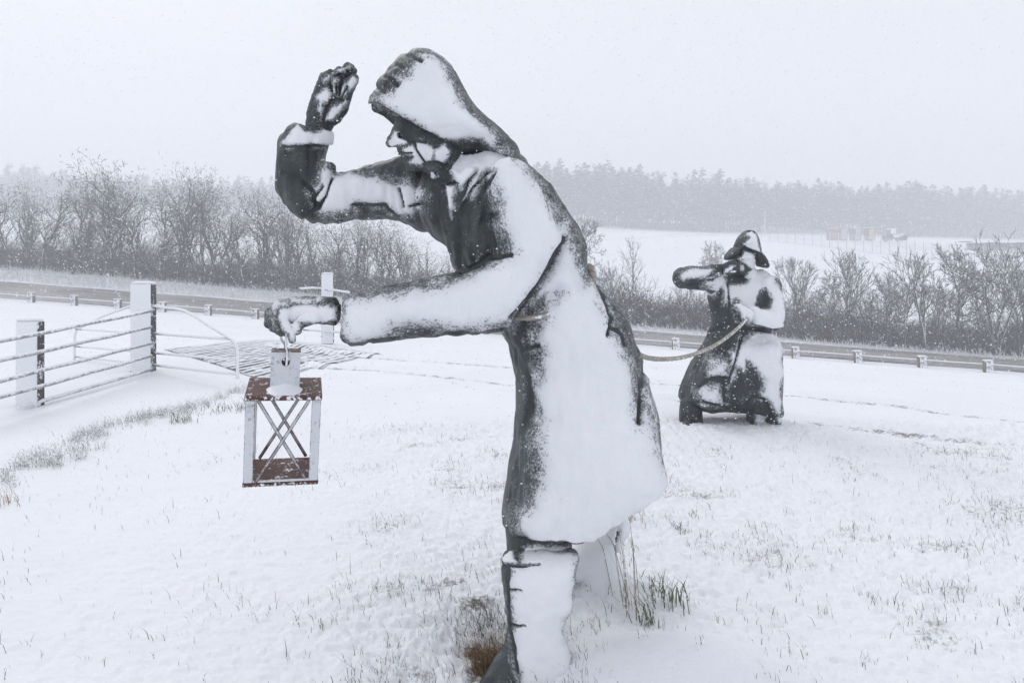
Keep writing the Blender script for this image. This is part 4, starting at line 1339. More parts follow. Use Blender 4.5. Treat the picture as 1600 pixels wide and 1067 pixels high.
def seg_mesh(segs, sides=4):
    """segs: list of (p0, p1, r0, r1) -> numpy verts/faces"""
    S = np.array([[*a, *b, r0, r1] for a, b, r0, r1 in segs], dtype=np.float32)
    A_, B_, r0, r1 = S[:, :3], S[:, 3:6], S[:, 6], S[:, 7]
    T = B_ - A_; L = np.linalg.norm(T, axis=1, keepdims=True) + 1e-9; T = T / L
    ref = np.where(np.abs(T[:, 2:3]) > .9, np.array([[1., 0, 0]]), np.array([[0, 0, 1.]]))
    X_ = np.cross(T, ref); X_ /= np.linalg.norm(X_, axis=1, keepdims=True) + 1e-9
    Y_ = np.cross(X_, T)
    out = []
    for (c, r) in ((A_, r0), (B_, r1)):
        for k in range(sides):
            a = 2 * math.pi * k / sides
            out.append(c + (X_ * math.cos(a) + Y_ * math.sin(a)) * r[:, None])
    V = np.stack(out, 1).reshape(-1, 3)
    n = len(S); base = (np.arange(n) * sides * 2)[:, None]
    f = []
    for k in range(sides):
        q = (k + 1) % sides
        f.append(np.concatenate([base + k, base + q, base + sides + q, base + sides + k], 1))
    return V, np.stack(f, 1).reshape(-1, 4)


def grow(rg, H, spread, stems=1, lean=(0, 0), levels=5, up=.25, twig=.015, excurrent=False, trunk_r=.11, crook=.22):
    trunk, crown = [], []

    def rv(s): return Vector((rg.gauss(0, s), rg.gauss(0, s), rg.gauss(0, s)))

    def branch(p, d, L, r, lev):
        n = max(2, int(L / .38)) if lev < 3 else 3
        step = L / n
        r1 = max(r * (.55 if lev else .5), twig * .7)
        for i in range(n):
            d = (d + rv(crook * (1.0 if lev else .5)) + Vector((0, 0, up * .25))).normalized()
            q = p + d * step
            ra = r + (r1 - r) * i / n; rb = r + (r1 - r) * (i + 1) / n
            (trunk if lev == 0 else crown).append((p, q, ra, rb))
            if lev < levels and (lev > 0 or i >= n * .30):
                nk = 1 if rg.random() < (.62 if lev < 2 else .8) else (2 if rg.random() < .5 else 0)
                if lev == 0 and excurrent: nk = 3
                for _ in range(nk):
                    side = rv(1); side = (side - d * side.dot(d)).normalized()
                    ang = rg.uniform(.45, 1.0) * spread
                    nd = (d * math.cos(ang) + side * math.sin(ang) + Vector((0, 0, up * .5))).normalized()
                    f = (1 - .55 * i / n) if (lev == 0 and excurrent) else 1.0
                    nl = L * rg.uniform(.38, .66) * f * (.75 if lev == 0 and excurrent else 1)
                    branch(q, nd, max(nl, .28), max(rb * rg.uniform(.45, .7), twig), lev + 1)
            p = q
        if lev < levels and not (lev == 0 and excurrent):
            for _ in range(2):
                side = rv(1)
                branch(p, (d + side * .35).normalized(), max(L * rg.uniform(.35, .55), .28), max(r1 * .8, twig), lev + 1)

    for s in range(stems):
        d = Vector((lean[0] + rg.gauss(0, .16) * (stems > 1), lean[1] + rg.gauss(0, .16) * (stems > 1), 1)).normalized()
        branch(Vector((rg.gauss(0, .03) * (stems > 1), rg.gauss(0, .03) * (stems > 1), -.35)), d, H * (.62 if not excurrent else .95) * rg.uniform(.85, 1), trunk_r * rg.uniform(.8, 1.1) / (1 + .2 * (stems - 1)), 0)
    return trunk, crown


def tree_kind(seed, mat, **kw):
    rg = random.Random(seed)
    tr, cr = grow(rg, **kw)
    if len(cr) > 4500: cr = [q for q in cr if q[2] > .03] + rg.sample([q for q in cr if q[2] <= .03], min(1900, sum(q[2] <= .03 for q in cr)))
    mx = max(q[2] for _, q, _, _ in cr)
    k = kw['H'] / mx
    V1, F1 = seg_mesh(tr, 6); V2, F2 = seg_mesh(cr, 3)
    return (mesh_np('trunk', V1 * k, F1, mat, True), mesh_np('crown', V2 * k, F2, mat, True), kw['H'])


KT = [tree_kind(3, M['bark'], H=9, spread=.85, stems=1, trunk_r=.21, levels=4),
      tree_kind(5, M['bark'], H=9, spread=.75, stems=2, trunk_r=.20, up=.35, levels=4),
      tree_kind(8, M['bark'], H=9, spread=.95, stems=1, trunk_r=.20, crook=.30, up=.15, levels=4),
      tree_kind(13, M['bark'], H=9, spread=.7, stems=3, trunk_r=.20, up=.4, levels=4),
      tree_kind(21, M['bark'], H=9, spread=.8, stems=1, lean=(.15, 0), trunk_r=.15, crook=.28, levels=4),
      tree_kind(34, M['bark'], H=9, spread=.8, stems=2, trunk_r=.15, crook=.26, levels=4)]
KR = [tree_kind(41, M['bark_pale'], H=6, spread=.6, stems=3, trunk_r=.13, up=.45, levels=3, crook=.2, twig=.016),
      tree_kind(42, M['bark_pale'], H=6, spread=.85, stems=1, trunk_r=.15, crook=.32, levels=4, up=.3, twig=.016),
      tree_kind(43, M['bark_pale'], H=6, spread=.65, stems=2, trunk_r=.14, up=.4, levels=3, crook=.24, twig=.016),
      tree_kind(44, M['bark_pale'], H=6, spread=.7, stems=4, trunk_r=.12, up=.35, levels=3, twig=.016)]
KX = tree_kind(55, M['bark_pale'], H=5, spread=.95, stems=1, trunk_r=.07, excurrent=True, levels=2, up=.25, crook=.1)


def plant_tree(kind, px, Y, toppy, label, group, cat='tree', name='bare_tree', basepy=None):
    x = (px - 800) / F * Y
    z = gz1(x, Y)
    if basepy is not None: z = W(px, basepy, Y).z
    top = W(px, toppy, Y).z
    s = (top - z) / kind[2]
    o = empty(name, (x, Y, z - .05), label, cat, group, random.uniform(0, 6.28))
    o.scale = (s * random.uniform(.85, 1.0), s * random.uniform(.85, 1.0), s)
    if s <= 0: print('BAD TREE', px, Y, z, top)
    link('trunk', kind[0], o, False); link('crown', kind[1], o, False)
    return o


LG = 'bare trees in the belt behind the road on the left'
LL = 'bare snow-dusted tree in the tangled belt behind the road on the left'
RGp = 'bare shrubby trees in the roadside hedge on the right'
RL = 'bare shrubby tree in the roadside hedge on the right'
rgl = random.Random(77)
# left belt: (px, top py)
special = {(211, 240): 'tallest bare tree with a broad twiggy crown, behind the tall gatepost', (278, 238): 'bare tree with a pointed upright top, just right of the tallest one'}
belt = [(-40, 270), (-10, 285), (15, 262), (40, 290), (62, 270), (85, 282), (108, 262), (130, 285), (152, 268), (176, 255), (211, 240), (232, 262), (256, 275), (278, 238), (300, 262), (318, 285), (338, 270), (362, 282), (384, 300), (408, 288), (432, 275), (450, 296), (475, 300), (500, 292), (525, 318),
        (548, 310), (572, 330), (598, 322), (622, 340), (650, 350), (676, 362), (704, 380), (730, 396)]
ORD = 'first second third fourth fifth sixth seventh eighth ninth tenth eleventh twelfth thirteenth fourteenth fifteenth sixteenth'.split()
for i, (px, tp) in enumerate(belt):
    Y = 52.5 + rgl.uniform(-1.2, 3.5) - 5.5 * max(0, px) / 800
    plant_tree(KT[i % 6], px + rgl.uniform(-4, 4), Y, tp,
               special.get((px, tp)) or (('outermost bare tree cut by the left edge of the picture, behind the road' if px < -20 else 'bare tree just inside the left edge, first of the belt behind the road') if px < 0 else
               '%s bare tree from the left edge, front row of the belt behind the road' % ORD[i - 2] if i < 16 else
               '%s bare tree right of the raised elbow, under the lifted arm, behind the road' % ORD[i - 16] if i < 28 else
               '%s bare tree glimpsed just left of the statue\'s chest, behind the road' % ORD[i - 28]), None if (px, tp) in special else LG)
for i in range(8):       # second row, fainter
    px = -60 + i * 100 + rgl.uniform(-8, 8)
    plant_tree(KT[(i * 5 + 2) % 6], px, 58 + rgl.uniform(0, 6) - 5 * max(0, px) / 800, 285 + .075 * max(px, 0) + rgl.uniform(-16, 22), 'bare tree standing deeper in the left-hand belt, half hidden by others', 'bare trees at the back of the left-hand belt')
# right hedge
rt = [(905, 335, 1, 'dark bare tree whose crooked limbs show past the hooded statue\'s back'), (1245, 396, 0, 'dense twiggy hedge tree nearest the right side of the farther statue'), (1296, 418, 1, None), (1333, 384, 0, 'many-stemmed hedge tree with two raised heads, below the containers'),
      (1384, 420, 1, None), (1413, 425, 3, None), (1444, 382, 2, 'upright forked hedge tree with a round top, mid right'), (1496, 374, 1, 'crooked-limbed hedge tree with wide arms, left of the tallest right-hand tree'), (1558, 352, 3, 'tallest, thin pole-like hedge tree near the right edge'), (1592, 412, 0, None),
      (1630, 400, 2, None), (1270, 440, 3, None), (1355, 440, 2, None), (1470, 440, 0, None), (1530, 430, 1, None), (1660, 410, 1, None)]
for i_, (px, tp, kd, lb) in enumerate(rt):
    Y = 47 - 7.5 * (px - 900) / 700 + rgl.uniform(-.4, .9)
    plant_tree(KR[kd], px, Y, tp, lb or '%s plain bare shrubby tree from the left in the right-hand hedge' % ORD[[q[3] for q in rt[:i_]].count(None)], None if lb else RGp)
plant_tree(KX, 988, 49, 365, 'slender pyramid-shaped bare sapling between the two statues', None, name='bare_sapling', basepy=472)
plant_tree(KR[1], 1112, 62, 372, 'small bare tree on the slope just left of the farther statue\'s hat', None)
plant_tree(KR[3], 948, 47, 400, 'low twiggy tree rising from the hedge beside the rope coil', None)
plant_tree(KR[2], 1070, 50, 438, 'short hedge tree under the farther statue\'s raised elbow', None)
for px, tp, Y, bp in ((1233, 398, 88, 432), (1385, 432, 66, 470), (1268, 408, 86, 430)):
    plant_tree(KR[3], px, Y, tp, {1233: 'small faint bush on the slope just right of the farther statue\'s hat', 1385: 'low bush on the slope behind the middle of the right hedge', 1268: 'small faint bush below the containers, left part of the slope'}[px], 'bushes on the snow slope', cat='bush', name='bare_bush', basepy=bp)

# ---- tangled undergrowth of the hedge: nobody could count its stems
rg2 = np.random.default_rng(5)


def brush(name, n, s0, s1, d0, d1, hfun, mat, seed):
    rg = np.random.default_rng(seed)
    s = rg.uniform(s0, s1, n); d = rg.uniform(d0, d1, n)
    x = GR.x - GDIR.x * s + PERP.x * d; y = GR.y - GDIR.y * s + PERP.y * d
    ok = y > 8; x, y, s = x[ok], y[ok], s[ok]; n = len(x)
    z = base_z(x, y)
    h = hfun(s) * (rg.beta(1.6, 1.8, n) * .95 + .1)
    P0 = np.stack([x, y, z], 1)
    segs_a, segs_b, ra, rb = [], [], [], []
    D = np.stack([rg.normal(0, .35, n), rg.normal(0, .35, n), np.ones(n)], 1); D /= np.linalg.norm(D, axis=1, keepdims=True)
    cur = P0
    for k in range(4):
        nx = cur + D * (h / 4)[:, None]
        segs_a.append(cur); segs_b.append(nx); ra.append(np.full(n, .022 - .004 * k)); rb.append(np.full(n, .018 - .004 * k))
        for _ in range(3):
            dd = D + rg.normal(0, .55, (n, 3)); dd /= np.linalg.norm(dd, axis=1, keepdims=True)
            L = rg.uniform(.2, .75, n)[:, None]
            segs_a.append(nx); segs_b.append(nx + dd * L); ra.append(np.full(n, .010)); rb.append(np.full(n, .005))
        D = D + rg.normal(0, .3, (n, 3)); D[:, 2] += .12; D /= np.linalg.norm(D, axis=1, keepdims=True)
        cur = nx
    A_ = np.concatenate(segs_a); B_ = np.concatenate(segs_b); r0 = np.concatenate(ra); r1 = np.concatenate(rb)
    V, Fc = seg_mesh(list(zip(A_.tolist(), B_.tolist(), r0.tolist(), r1.tolist())), 3)
    o = link(name, mesh_np(name, V, Fc, mat, False))
    return tag(o, kind='stuff')


tag(brush('hedge_undergrowth', 5200, 19, 75, 12.2, 16.5, lambda s: 2.9 + .5 * np.sin(s * .9) + .5 * np.sin(s * .37), M['bark'], 1), 'dense leafless undergrowth at the foot of the left-hand tree belt', 'undergrowth')
tag(brush('hedge_undergrowth', 4200, -12, 24, 11.0, 14.5, lambda s: 2.3 + .5 * np.sin(s * 1.3) + .4 * np.sin(s * .5), M['bark'], 2), 'dense leafless undergrowth of the right-hand roadside hedge', 'undergrowth')


# rough grass on the verge behind the road
def blades(name, X, Y, h, wd, mat, seed, lean=.5, zoff=0.0, zfun=ground_z):
    rg = np.random.default_rng(seed)
    n = len(X)
    Z = zfun(X, Y) + zoff
    a = rg.uniform(0, 2 * math.pi, n); px_, py_ = np.cos(a) * wd, np.sin(a) * wd
    la = rg.uniform(0, 2 * math.pi, n); lx = np.cos(la) * lean * h * rg.uniform(.2, 1, n) - .22 * h; ly = np.sin(la) * lean * h * rg.uniform(.2, 1, n)
    B0 = np.stack([X - px_, Y - py_, Z - .01], 1); B1 = np.stack([X + px_, Y + py_, Z - .01], 1)
    M0 = np.stack([X - px_ * .8 + lx * .35, Y - py_ * .8 + ly * .35, Z + h * .6], 1); M1 = np.stack([X + px_ * .8 + lx * .35, Y + py_ * .8 + ly * .35, Z + h * .6], 1)
    T0 = np.stack([X + lx, Y + ly, Z + h], 1); T1 = T0 + np.stack([px_ * .15, py_ * .15, 0 * h], 1)
    V = np.stack([B0, B1, M1, M0, T1, T0], 1).reshape(-1, 3)
    b = (np.arange(n) * 6)[:, None]
    Fc = np.concatenate([b + [0, 1, 2, 3], b + [3, 2, 4, 5]], 1).reshape(-1, 4)
    return link(name, mesh_np(name, V, Fc, mat, False))


def grassmat(name, stops, snowf=.3):
    m, nt, b = new_mat(name); t = NT(nt)
    gm = t.n('ShaderNodeNewGeometry')
    cr_ = t.n('ShaderNodeValToRGB'); t.l(gm.outputs['Random Per Island'], cr_.inputs[0])
    el = cr_.color_ramp.elements
    while len(el) < len(stops): el.new(.5)
    for e, (p, c) in zip(el, stops): e.position = p; e.color = (*c, 1)
    nz = t.noise(60, 2, .5)
    fac = t.ramp(nz, .62 - snowf * .4, .72 - snowf * .4)
    t.l(t.mixc(fac, cr_.outputs[0], SNOW), b.inputs['Base Color']); b.inputs['Roughness'].default_value = .6
    return m


M['grass'] = grassmat('winter_grass', [(0, (.035, .045, .022)), (.35, (.06, .075, .035)), (.7, (.12, .11, .06)), (1, (.22, .18, .11))], .22)
M['grass_dry'] = grassmat('dry_grass', [(0, (.26, .20, .13)), (.5, (.40, .32, .21)), (1, (.16, .13, .08))], .12)
M['grass_rust'] = grassmat('rusty_grass', [(0, (.19, .085, .022)), (.5, (.32, .16, .045)), (.8, (.10, .09, .03)), (1, (.05, .055, .02))], 0)
M['grass_green'] = grassmat('green_grass', [(0, (.07, .10, .04)), (.5, (.13, .16, .07)), (1, (.20, .18, .09))], .15)
M['grass_bank'] = grassmat('bank_grass', [(0, (.10, .11, .075)), (.4, (.17, .17, .12)), (.7, (.24, .21, .15)), (1, (.32, .30, .24))], .5)
M['grass_verge'] = grassmat('verge_grass', [(0, (.16, .14, .10)), (.5, (.26, .23, .17)), (1, (.34, .31, .26))], .55)

n = 9000
s_ = rg2.uniform(-12, 75, n); d_ = np.where(s_ > 18, rg2.uniform(8.9, 13.5, n), rg2.uniform(8.9, 12.0, n))
keep = (s_ > 18) | (rg2.random(n) < .35)
s_, d_ = s_[keep], d_[keep]
X = GR.x - GDIR.x * s_ + PERP.x * d_; Y = GR.y - GDIR.y * s_ + PERP.y * d_
ok = Y > 8
tag(blades('verge_grass', X[ok], Y[ok], rg2.uniform(.12, .42, ok.sum()), .022, M['grass_verge'], 3), 'rough snowy grass on the bank behind the road', 'grass', kind='stuff')

# ---- grass blades through the snow, foreground
n = 260000
Yc_ = np.exp(rg2.uniform(math.log(1.9), math.log(7.7), n)); pxc = rg2.uniform(-60, 1660, n)
X = (pxc - 800) / F * Yc_; Y = Yc_
pyc = HZ + F * H0 / Y
P3 = np.stack([X, Y, 0 * X], 1)
cl = sst(.50, .80, vnoise(P3 * np.array([3.2, 4.2, 1]), 21)) * .85 + sst(.62, .8, vnoise(P3 * np.array([11, 14, 1]), 23)) * .6
side = sst(420, 640, pxc + (pyc - 640) * .15)           # few on the left
side = np.maximum(side, .22)
side = side * np.where(pxc > 800, 1.25, 1.0)
topb = sst(648, 668, pyc + np.where(pxc > 1200, -(pxc - 1200) * .10, 0))
low = 1 - .65 * sst(900, 1060, pyc) * (pxc > 1050)
foot = np.exp(-(((X + .22) / .28) ** 2 + ((Y - 3.1) / .45) ** 2)) * .8
bankd = poly_sd(BANK + [(-3, 14), (-14, 14), (-14, 3)], X, Y)
dens = (cl * .16 * side * topb * low + foot * .10) * (bankd > 0)
kp = rg2.random(n) < dens
X, Y = X[kp], Y[kp]
print('blades', len(X))
hh = rg2.gamma(2.2, .0095, len(X)) + .006
tag(blades('lawn_grass', X, Y, hh, np.clip(hh * .035, .0007, .0015), M['grass'], 8, lean=.95, zoff=.0), 'thin blades of winter grass poking through the snow', 'grass', kind='stuff')

# tussocks along the bank of the track
n = 6200
seg = rg2.integers(0, len(BANK) - 1, n); tt = rg2.random(n)
bp = np.array(BANK)
pos = bp[seg] * (1 - tt[:, None]) + bp[seg + 1] * tt[:, None]
nc_ = 110
cs_ = rg2.random(nc_) * (len(BANK) - 1.001)
ci = rg2.integers(0, nc_, n)
loose = rg2.random(n) < .22
q_ = np.where(loose, rg2.random(n) * (len(BANK) - 1.001), cs_[ci] + rg2.normal(0, .045, n)).clip(0, len(BANK) - 1.001)
seg = q_.astype(int); tt = q_ - seg
pos = bp[seg] * (1 - tt[:, None]) + bp[seg + 1] * tt[:, None]
coff = rg2.gamma(1.1, .22, nc_)
off = np.where(loose, rg2.gamma(1.2, .10, n), np.abs(coff[ci] + rg2.normal(0, .045, n)))
pos = pos + np.stack([off * .75 + rg2.normal(0, .02, n), -off * .65], 1)
cl = vnoise(np.stack([pos[:, 0], pos[:, 1], 0 * off], 1) * 2.6, 31)
pp = 800 + F * pos[:, 0] / pos[:, 1]
wgt = np.interp(pp, [-200, 0, 130, 200, 290, 310, 330, 380, 420], [.45, .6, .7, 1, 1, .25, .5, .7, 0])
kp = rg2.random(n) < sst(.18, .55, cl) * wgt
X, Y = pos[kp, 0], pos[kp, 1]
hh = rg2.gamma(4, .016, len(X)) + .015
tag(blades('bank_grass', X, Y, hh, .0020, M['grass_bank'], 9, lean=1.0), 'rough grass along the snowy bank beside the track', 'grass', kind='stuff')


def tuft(name, px, py, Yt, n, r, h0, h1, mat, wd, lean, label, seed, zoff=0):
    rg = np.random.default_rng(seed)
    c = W(px, py, Yt)
    X = c.x + rg.normal(0, r, n); Y = Yt + rg.normal(0, r, n)
    o = blades(name, X, Y, rg.uniform(h0, h1, n), wd, mat, seed, lean=lean, zoff=zoff)
    return tag(o, label, 'grass tuft')


tuft('grass_tuft', 1045, 950, 3.05, 60, .055, .05, .13, M['grass_green'], .0028, .9, 'green grass tuft poking out right of the hooded statue\'s far boot', 41)
tuft('grass_tuft', 1012, 970, 2.85, 30, .03, .06, .16, M['grass_green'], .0026, .8, 'drooping green tuft at the edge of the smooth snowdrift', 42)
tuft('grass_tuft', 985, 935, 2.98, 16, .034, .28, .48, M['grass_dry'], .0017, .30, 'tall dry straw stems rising beside the hooded statue\'s coat hem', 43)
tuft('grass_tuft', 772, 1000, 2.72, 700, .046, .03, .13, M['grass_rust'], .0011, 1.1, 'rusty brown tuft in the hollow against the near boot', 44)
tuft('grass_tuft', 765, 955, 2.95, 420, .075, .015, .07, M['grass'], .0012, 1.1, 'dark green flattened grass behind the rusty tuft at the near boot', 45)
tuft('grass_tuft', 918, 925, 3.30, 60, .035, .02, .05, M['grass_dry'], .0015, .9, 'short dry grass under the toe of the far boot', 46)
tuft('grass_tuft', 975, 826, 4.1, 60, .06, .03, .10, M['grass_dry'], .002, .7, 'small dry tuft just below the coat\'s rear hem', 47)
tuft('grass_tuft', 282, 660, 7.0, 40, .07, .06, .17, M['grass_green'], .0032, 1.0, 'spiky green tuft at the right end of the grassy bank', 48)
tuft('grass_tuft', 352, 640, 7.7, 70, .16, .05, .14, M['grass'], .003, 1.0, 'loose tuft on the bank just left of the lantern top', 49)
tuft('grass_tuft', 8, 785, 4.5, 40, .07, .04, .12, M['grass_dry'], .0022, .9, 'faded tuft at the left edge of the picture', 50)
tuft('grass_tuft', 1065, 830, 3.98, 40, .03, .02, .06, M['grass'], .0018, .9, 'small dark tuft right of the coat hem', 51)

# ------------------------------------------------------------------ conifer wood on the hill
def pine(rg, h):
    """a few dozen drooping snow-laden sprays round a stem"""
    Vl, Fl, Ll = [], [], []
    def quad(a, b, c, d, lum):
        i = len(Vl); Vl.extend([a, b, c, d]); Fl.append((i, i + 1, i + 2, i + 3)); Ll.extend([lum] * 4)
    r = .16
    for k in range(3):
        a0, a1 = 2.1 * k, 2.1 * (k + 1)
        quad((r * math.cos(a0), r * math.sin(a0), -1), (r * math.cos(a1), r * math.sin(a1), -1), (.05 * math.cos(a1), .05 * math.sin(a1), h * .97), (.05 * math.cos(a0), .05 * math.sin(a0), h * .97), 0.25)
    lo = rg.uniform(.12, .34) * h
    n = 150
    for i in range(n):
        t_ = (i + rg.random()) / n
        z = lo + (h - lo) * t_
        R_ = (1 - t_ ** 3.2) ** .6 * rg.uniform(1.8, 3.3) * h / 17 + .35
        a = rg.uniform(0, 6.28); L = R_ * rg.uniform(.5, 1)
        w = rg.uniform(.4, 1.1)
        ca, sa = math.cos(a), math.sin(a)
        dz = rg.uniform(-.5, .35)
        s0 = rg.uniform(.0, .35) * L
        up = rg.uniform(-.25, .25)
        quad((ca * s0 - sa * w * .5, sa * s0 + ca * w * .5, z), (ca * s0 + sa * w * .5, sa * s0 - ca * w * .5, z + up), (ca * L + sa * w * .35, sa * L - ca * w * .35, z + dz + up), (ca * L - sa * w * .3, sa * L + ca * w * .3, z + dz), rg.random())
    return np.array(Vl, dtype=np.float32), np.array(Fl), np.array(Ll, dtype=np.float32)


rgp = random.Random(99)
kinds = [pine(rgp, rgp.uniform(13, 19)) for _ in range(10)]
VV, FF, LL_ = [], [], []
off = 0
npn = 0
for row in range(11):
    Yr = 212 + row * 5.5
    px = -120.0
    while px < 1760:
        px += rgp.uniform(6, 15)
        Y = Yr + rgp.uniform(-2.5, 2.5)
        x = (px - 800) / F * Y
        kv, kf, kl = kinds[rgp.randrange(10)]
        if px < 700 and row < 5: continue
        s = rgp.uniform(.70, 1.04) * (1 + .04 * math.sin(px * .013 + 1) + .03 * math.sin(px * .041)) * np.interp(px, [0, 250, 600, 850, 1600], [1.0, .72, .72, 1.12, .84])
        a = rgp.uniform(0, 6.28); ca, sa = math.cos(a), math.sin(a)
        v_ = kv * s
        v_ = np.stack([v_[:, 0] * ca - v_[:, 1] * sa + x, v_[:, 0] * sa + v_[:, 1] * ca + Y, v_[:, 2]], 1)
        VV.append((v_, x, Y)); FF.append(kf + off); LL_.append(kl); off += len(kv); npn += 1
bz = base_z(np.array([q[1] for q in VV]), np.array([q[2] for q in VV]))
V = np.concatenate([q[0] + np.array([0, 0, z], dtype=np.float32) for q, z in zip(VV, bz)])
m, nt, b = new_mat('snowy_conifer'); t = NT(nt)
lum = t.n('ShaderNodeAttribute', attribute_name='lum').outputs['Fac']
t.l(t.mixc(t.ramp(lum, .62, .88), (.016, .026, .022), (.42, .44, .47)), b.inputs['Base Color']); b.inputs['Roughness'].default_value = .9
print('pines', npn)
tag(link('conifer_wood', mesh_np('conifer_wood', V, np.concatenate(FF), m, False, {'lum': np.concatenate(LL_)})), 'far snow-laden conifer wood along the hill, fading into the snowfall', 'wood', kind='stuff')

# ------------------------------------------------------------------ compound on the slope
M['cont_red'] = snowy('container_red', (.25, .135, .12), (.32, .18, .155), rough=.6, mode='normal', thr=1.15, spread=.5, fine=2, nsc=1, tops=.95)
M['cont_white'] = snowy('container_white', (.62, .55, .54), (.7, .62, .6), rough=.6, mode='normal', thr=1.15, spread=.5, fine=2, nsc=1, tops=.95)
M['cont_grey'] = snowy('container_grey', (.20, .21, .23), (.3, .3, .32), rough=.6, mode='normal', thr=1.15, spread=.5, fine=2, nsc=1, tops=.95)
M['cont_brown'] = snowy('container_brown', (.22, .15, .11), (.3, .22, .17), rough=.6, mode='normal', thr=1.15, spread=.5, fine=2, nsc=1, tops=.95)
M['cont_yellow'] = snowy('container_yellow', (.60, .46, .24), (.66, .54, .33), rough=.6, mode='normal', thr=1.15, spread=.5, fine=2, nsc=1, tops=.95)
M['dark_paint'] = snowy('dark_steel', (.05, .06, .06), (.10, .11, .11), rough=.6, mode='normal', thr=1.2, spread=.5, fine=3, nsc=2, tops=.95)


def container(px0, px1, split, ma, mb_, label, Y=150.0, yaw=.55, pyb=375.0):
    sc = F / Y
    b = W((px0 + px1) / 2, pyb, Y); h = 2.55
    w = (px1 - px0) / sc
    a = (split - px0) / sc; c = (px1 - split) / sc
    root = empty('shipping_container', b, label, 'container', 'containers in the compound')
    # corner nearest to the camera at 'split'; two walls run back from it
    p1 = Vector((split - (px0 + px1) / 2, 0, 0)) / sc
    p0 = p1 + Vector((-a, a * .9, 0)); p2 = p1 + Vector((c, c * .8, 0)); p3 = p0 + (p2 - p1)
    z = Vector((0, 0, h))
    for nm, q0, q1, mt in (('end_wall', p0, p1, ma), ('side_wall', p1, p2, mb_), ('end_wall', p2, p3, ma), ('side_wall', p3, p0, mb_)):
        mb = MB(); n = 12; d = (q1 - q0); nrm = Vector((d.y, -d.x, 0)).normalized()
        pts = []
        for i in range(n + 1):
            o_ = nrm * (.05 if i % 2 else 0)
            pts += [b + q0 + d * i / n + o_ + Vector((0, 0, .12)), b + q0 + d * i / n + o_ + z - Vector((0, 0, .12))]
        mb.add(pts, [(2 * i, 2 * i + 2, 2 * i + 3, 2 * i + 1) for i in range(n)])
        mb.build(nm, mt, root)
    mb = MB()
    for q0, q1 in ((p0, p1), (p1, p2), (p2, p3), (p3, p0)):
        for zz in (.06, h - .06):
            mb.tube([b + q0 + Vector((0, 0, zz)), b + q1 + Vector((0, 0, zz))], .085, 4)
    for q in (p0, p1, p2, p3): mb.tube([b + q, b + q + z], .085, 4)
    mb.build('frame', ma, root)
    mb = MB(); mb.add([b + q + Vector((0, 0, zz)) for zz in (h - .02, h + .14) for q in (p0, p1, p2, p3)], [(4, 5, 6, 7), (0, 1, 5, 4), (1, 2, 6, 5), (2, 3, 7, 6), (3, 0, 4, 7)])
    mb.build('roof', M['snow'], root)


container(1298.5, 1330, 1315, M['cont_red'], M['cont_white'], 'leftmost container in the distance, with a brick-red end')
container(1330.5, 1352, 1337, M['cont_grey'], M['cont_white'], 'middle container in the distance, with a narrow grey end')
container(1352.5, 1374, 1357.5, M['cont_brown'], M['cont_yellow'], 'rightmost container in the distance, with a yellowish side')


M['tractor_paint'] = snowy('tractor_paint', (.10, .11, .12), (.16, .17, .18), rough=.6, mode='normal', thr=.78, spread=.9, fine=3, nsc=2, tops=.95)


def vehicle():
    Y = 148.0
    b = W(1398, 377, Y)
    root = empty('snowed_tractor', b, 'faint snow-covered tractor parked right of the containers', 'tractor')
    mb = MB(); mb.box(b + Vector((-.3, 0, 1.0)), (3.6, 1.6, .8), None, .15); mb.build('body', M['tractor_paint'], root)
    mb = MB(); mb.box(b + Vector((-.7, 0, 1.95)), (1.3, 1.4, 1.2), None, .12); mb.build('cab', M['tractor_paint'], root)
    mb = MB(); mb.box(b + Vector((-.7, 0, 2.62)), (1.6, 1.6, .22), None, .1); mb.build('snow_cap', M['snow'], root)
    mb = MB(); mb.box(b + Vector((1.0, 0, 1.48)), (1.8, 1.5, .22), None, .1); mb.build('snow_cap', M['snow'], root)
    mb = MB(); mb.box(b + Vector((2.0, -.1, .7)), (.5, 2.0, 1.1), Matrix.Rotation(.3, 3, 'Y'), .1); mb.build('bucket', M['dark_paint'], root)
    for dx, r in ((-1.5, .75), (1.1, .55)):
        for dy in (-.85, .85):
            mb = MB(); mb.tube([b + Vector((dx, dy - .18, r)), b + Vector((dx, dy + .18, r))], r, 14); mb.build('wheel', M['dark_paint'], root)


vehicle()


def trailers():
    Y = 122.0
    b = W(1560, 398, Y)
    root = empty('flatbed_trailer', b, 'long low dark trailer with a snow-covered load near the right edge', 'trailer')
    W_ = 11.5
    mb = MB(); mb.box(b + Vector((0, 0, 1.0)), (W_ * .92, 2.4, .35), None, .05); mb.build('deck', M['dark_paint'], root)
    for i in range(4):
        mb = MB(); mb.box(b + Vector((-4.0 + i * 2.6, 0, 1.62)), (2.3, 2.1, .8 + .2 * (i % 2)), None, .08); mb.build('load', M['dark_paint'], root)
        mb = MB(); mb.box(b + Vector((-4.0 + i * 2.6, 0, 2.10 + .1 * (i % 2))), (2.4, 2.2, .14), None, .05); mb.build('snow_cap', M['snow'], root)
    for dx in (-4.2, -3.1, 2.6, 3.7, 4.8):
        mb = MB(); mb.tube([b + Vector((dx, -1.25, .45)), b + Vector((dx, -.9, .45))], .45, 12); mb.build('wheel', M['dark_paint'], root)
    mb = MB(); mb.box(b + Vector((-5.9, 0, 2.3)), (1.5, 1.8, .14), None, .04); mb.build('ramp', M['dark_paint'], root)


trailers()

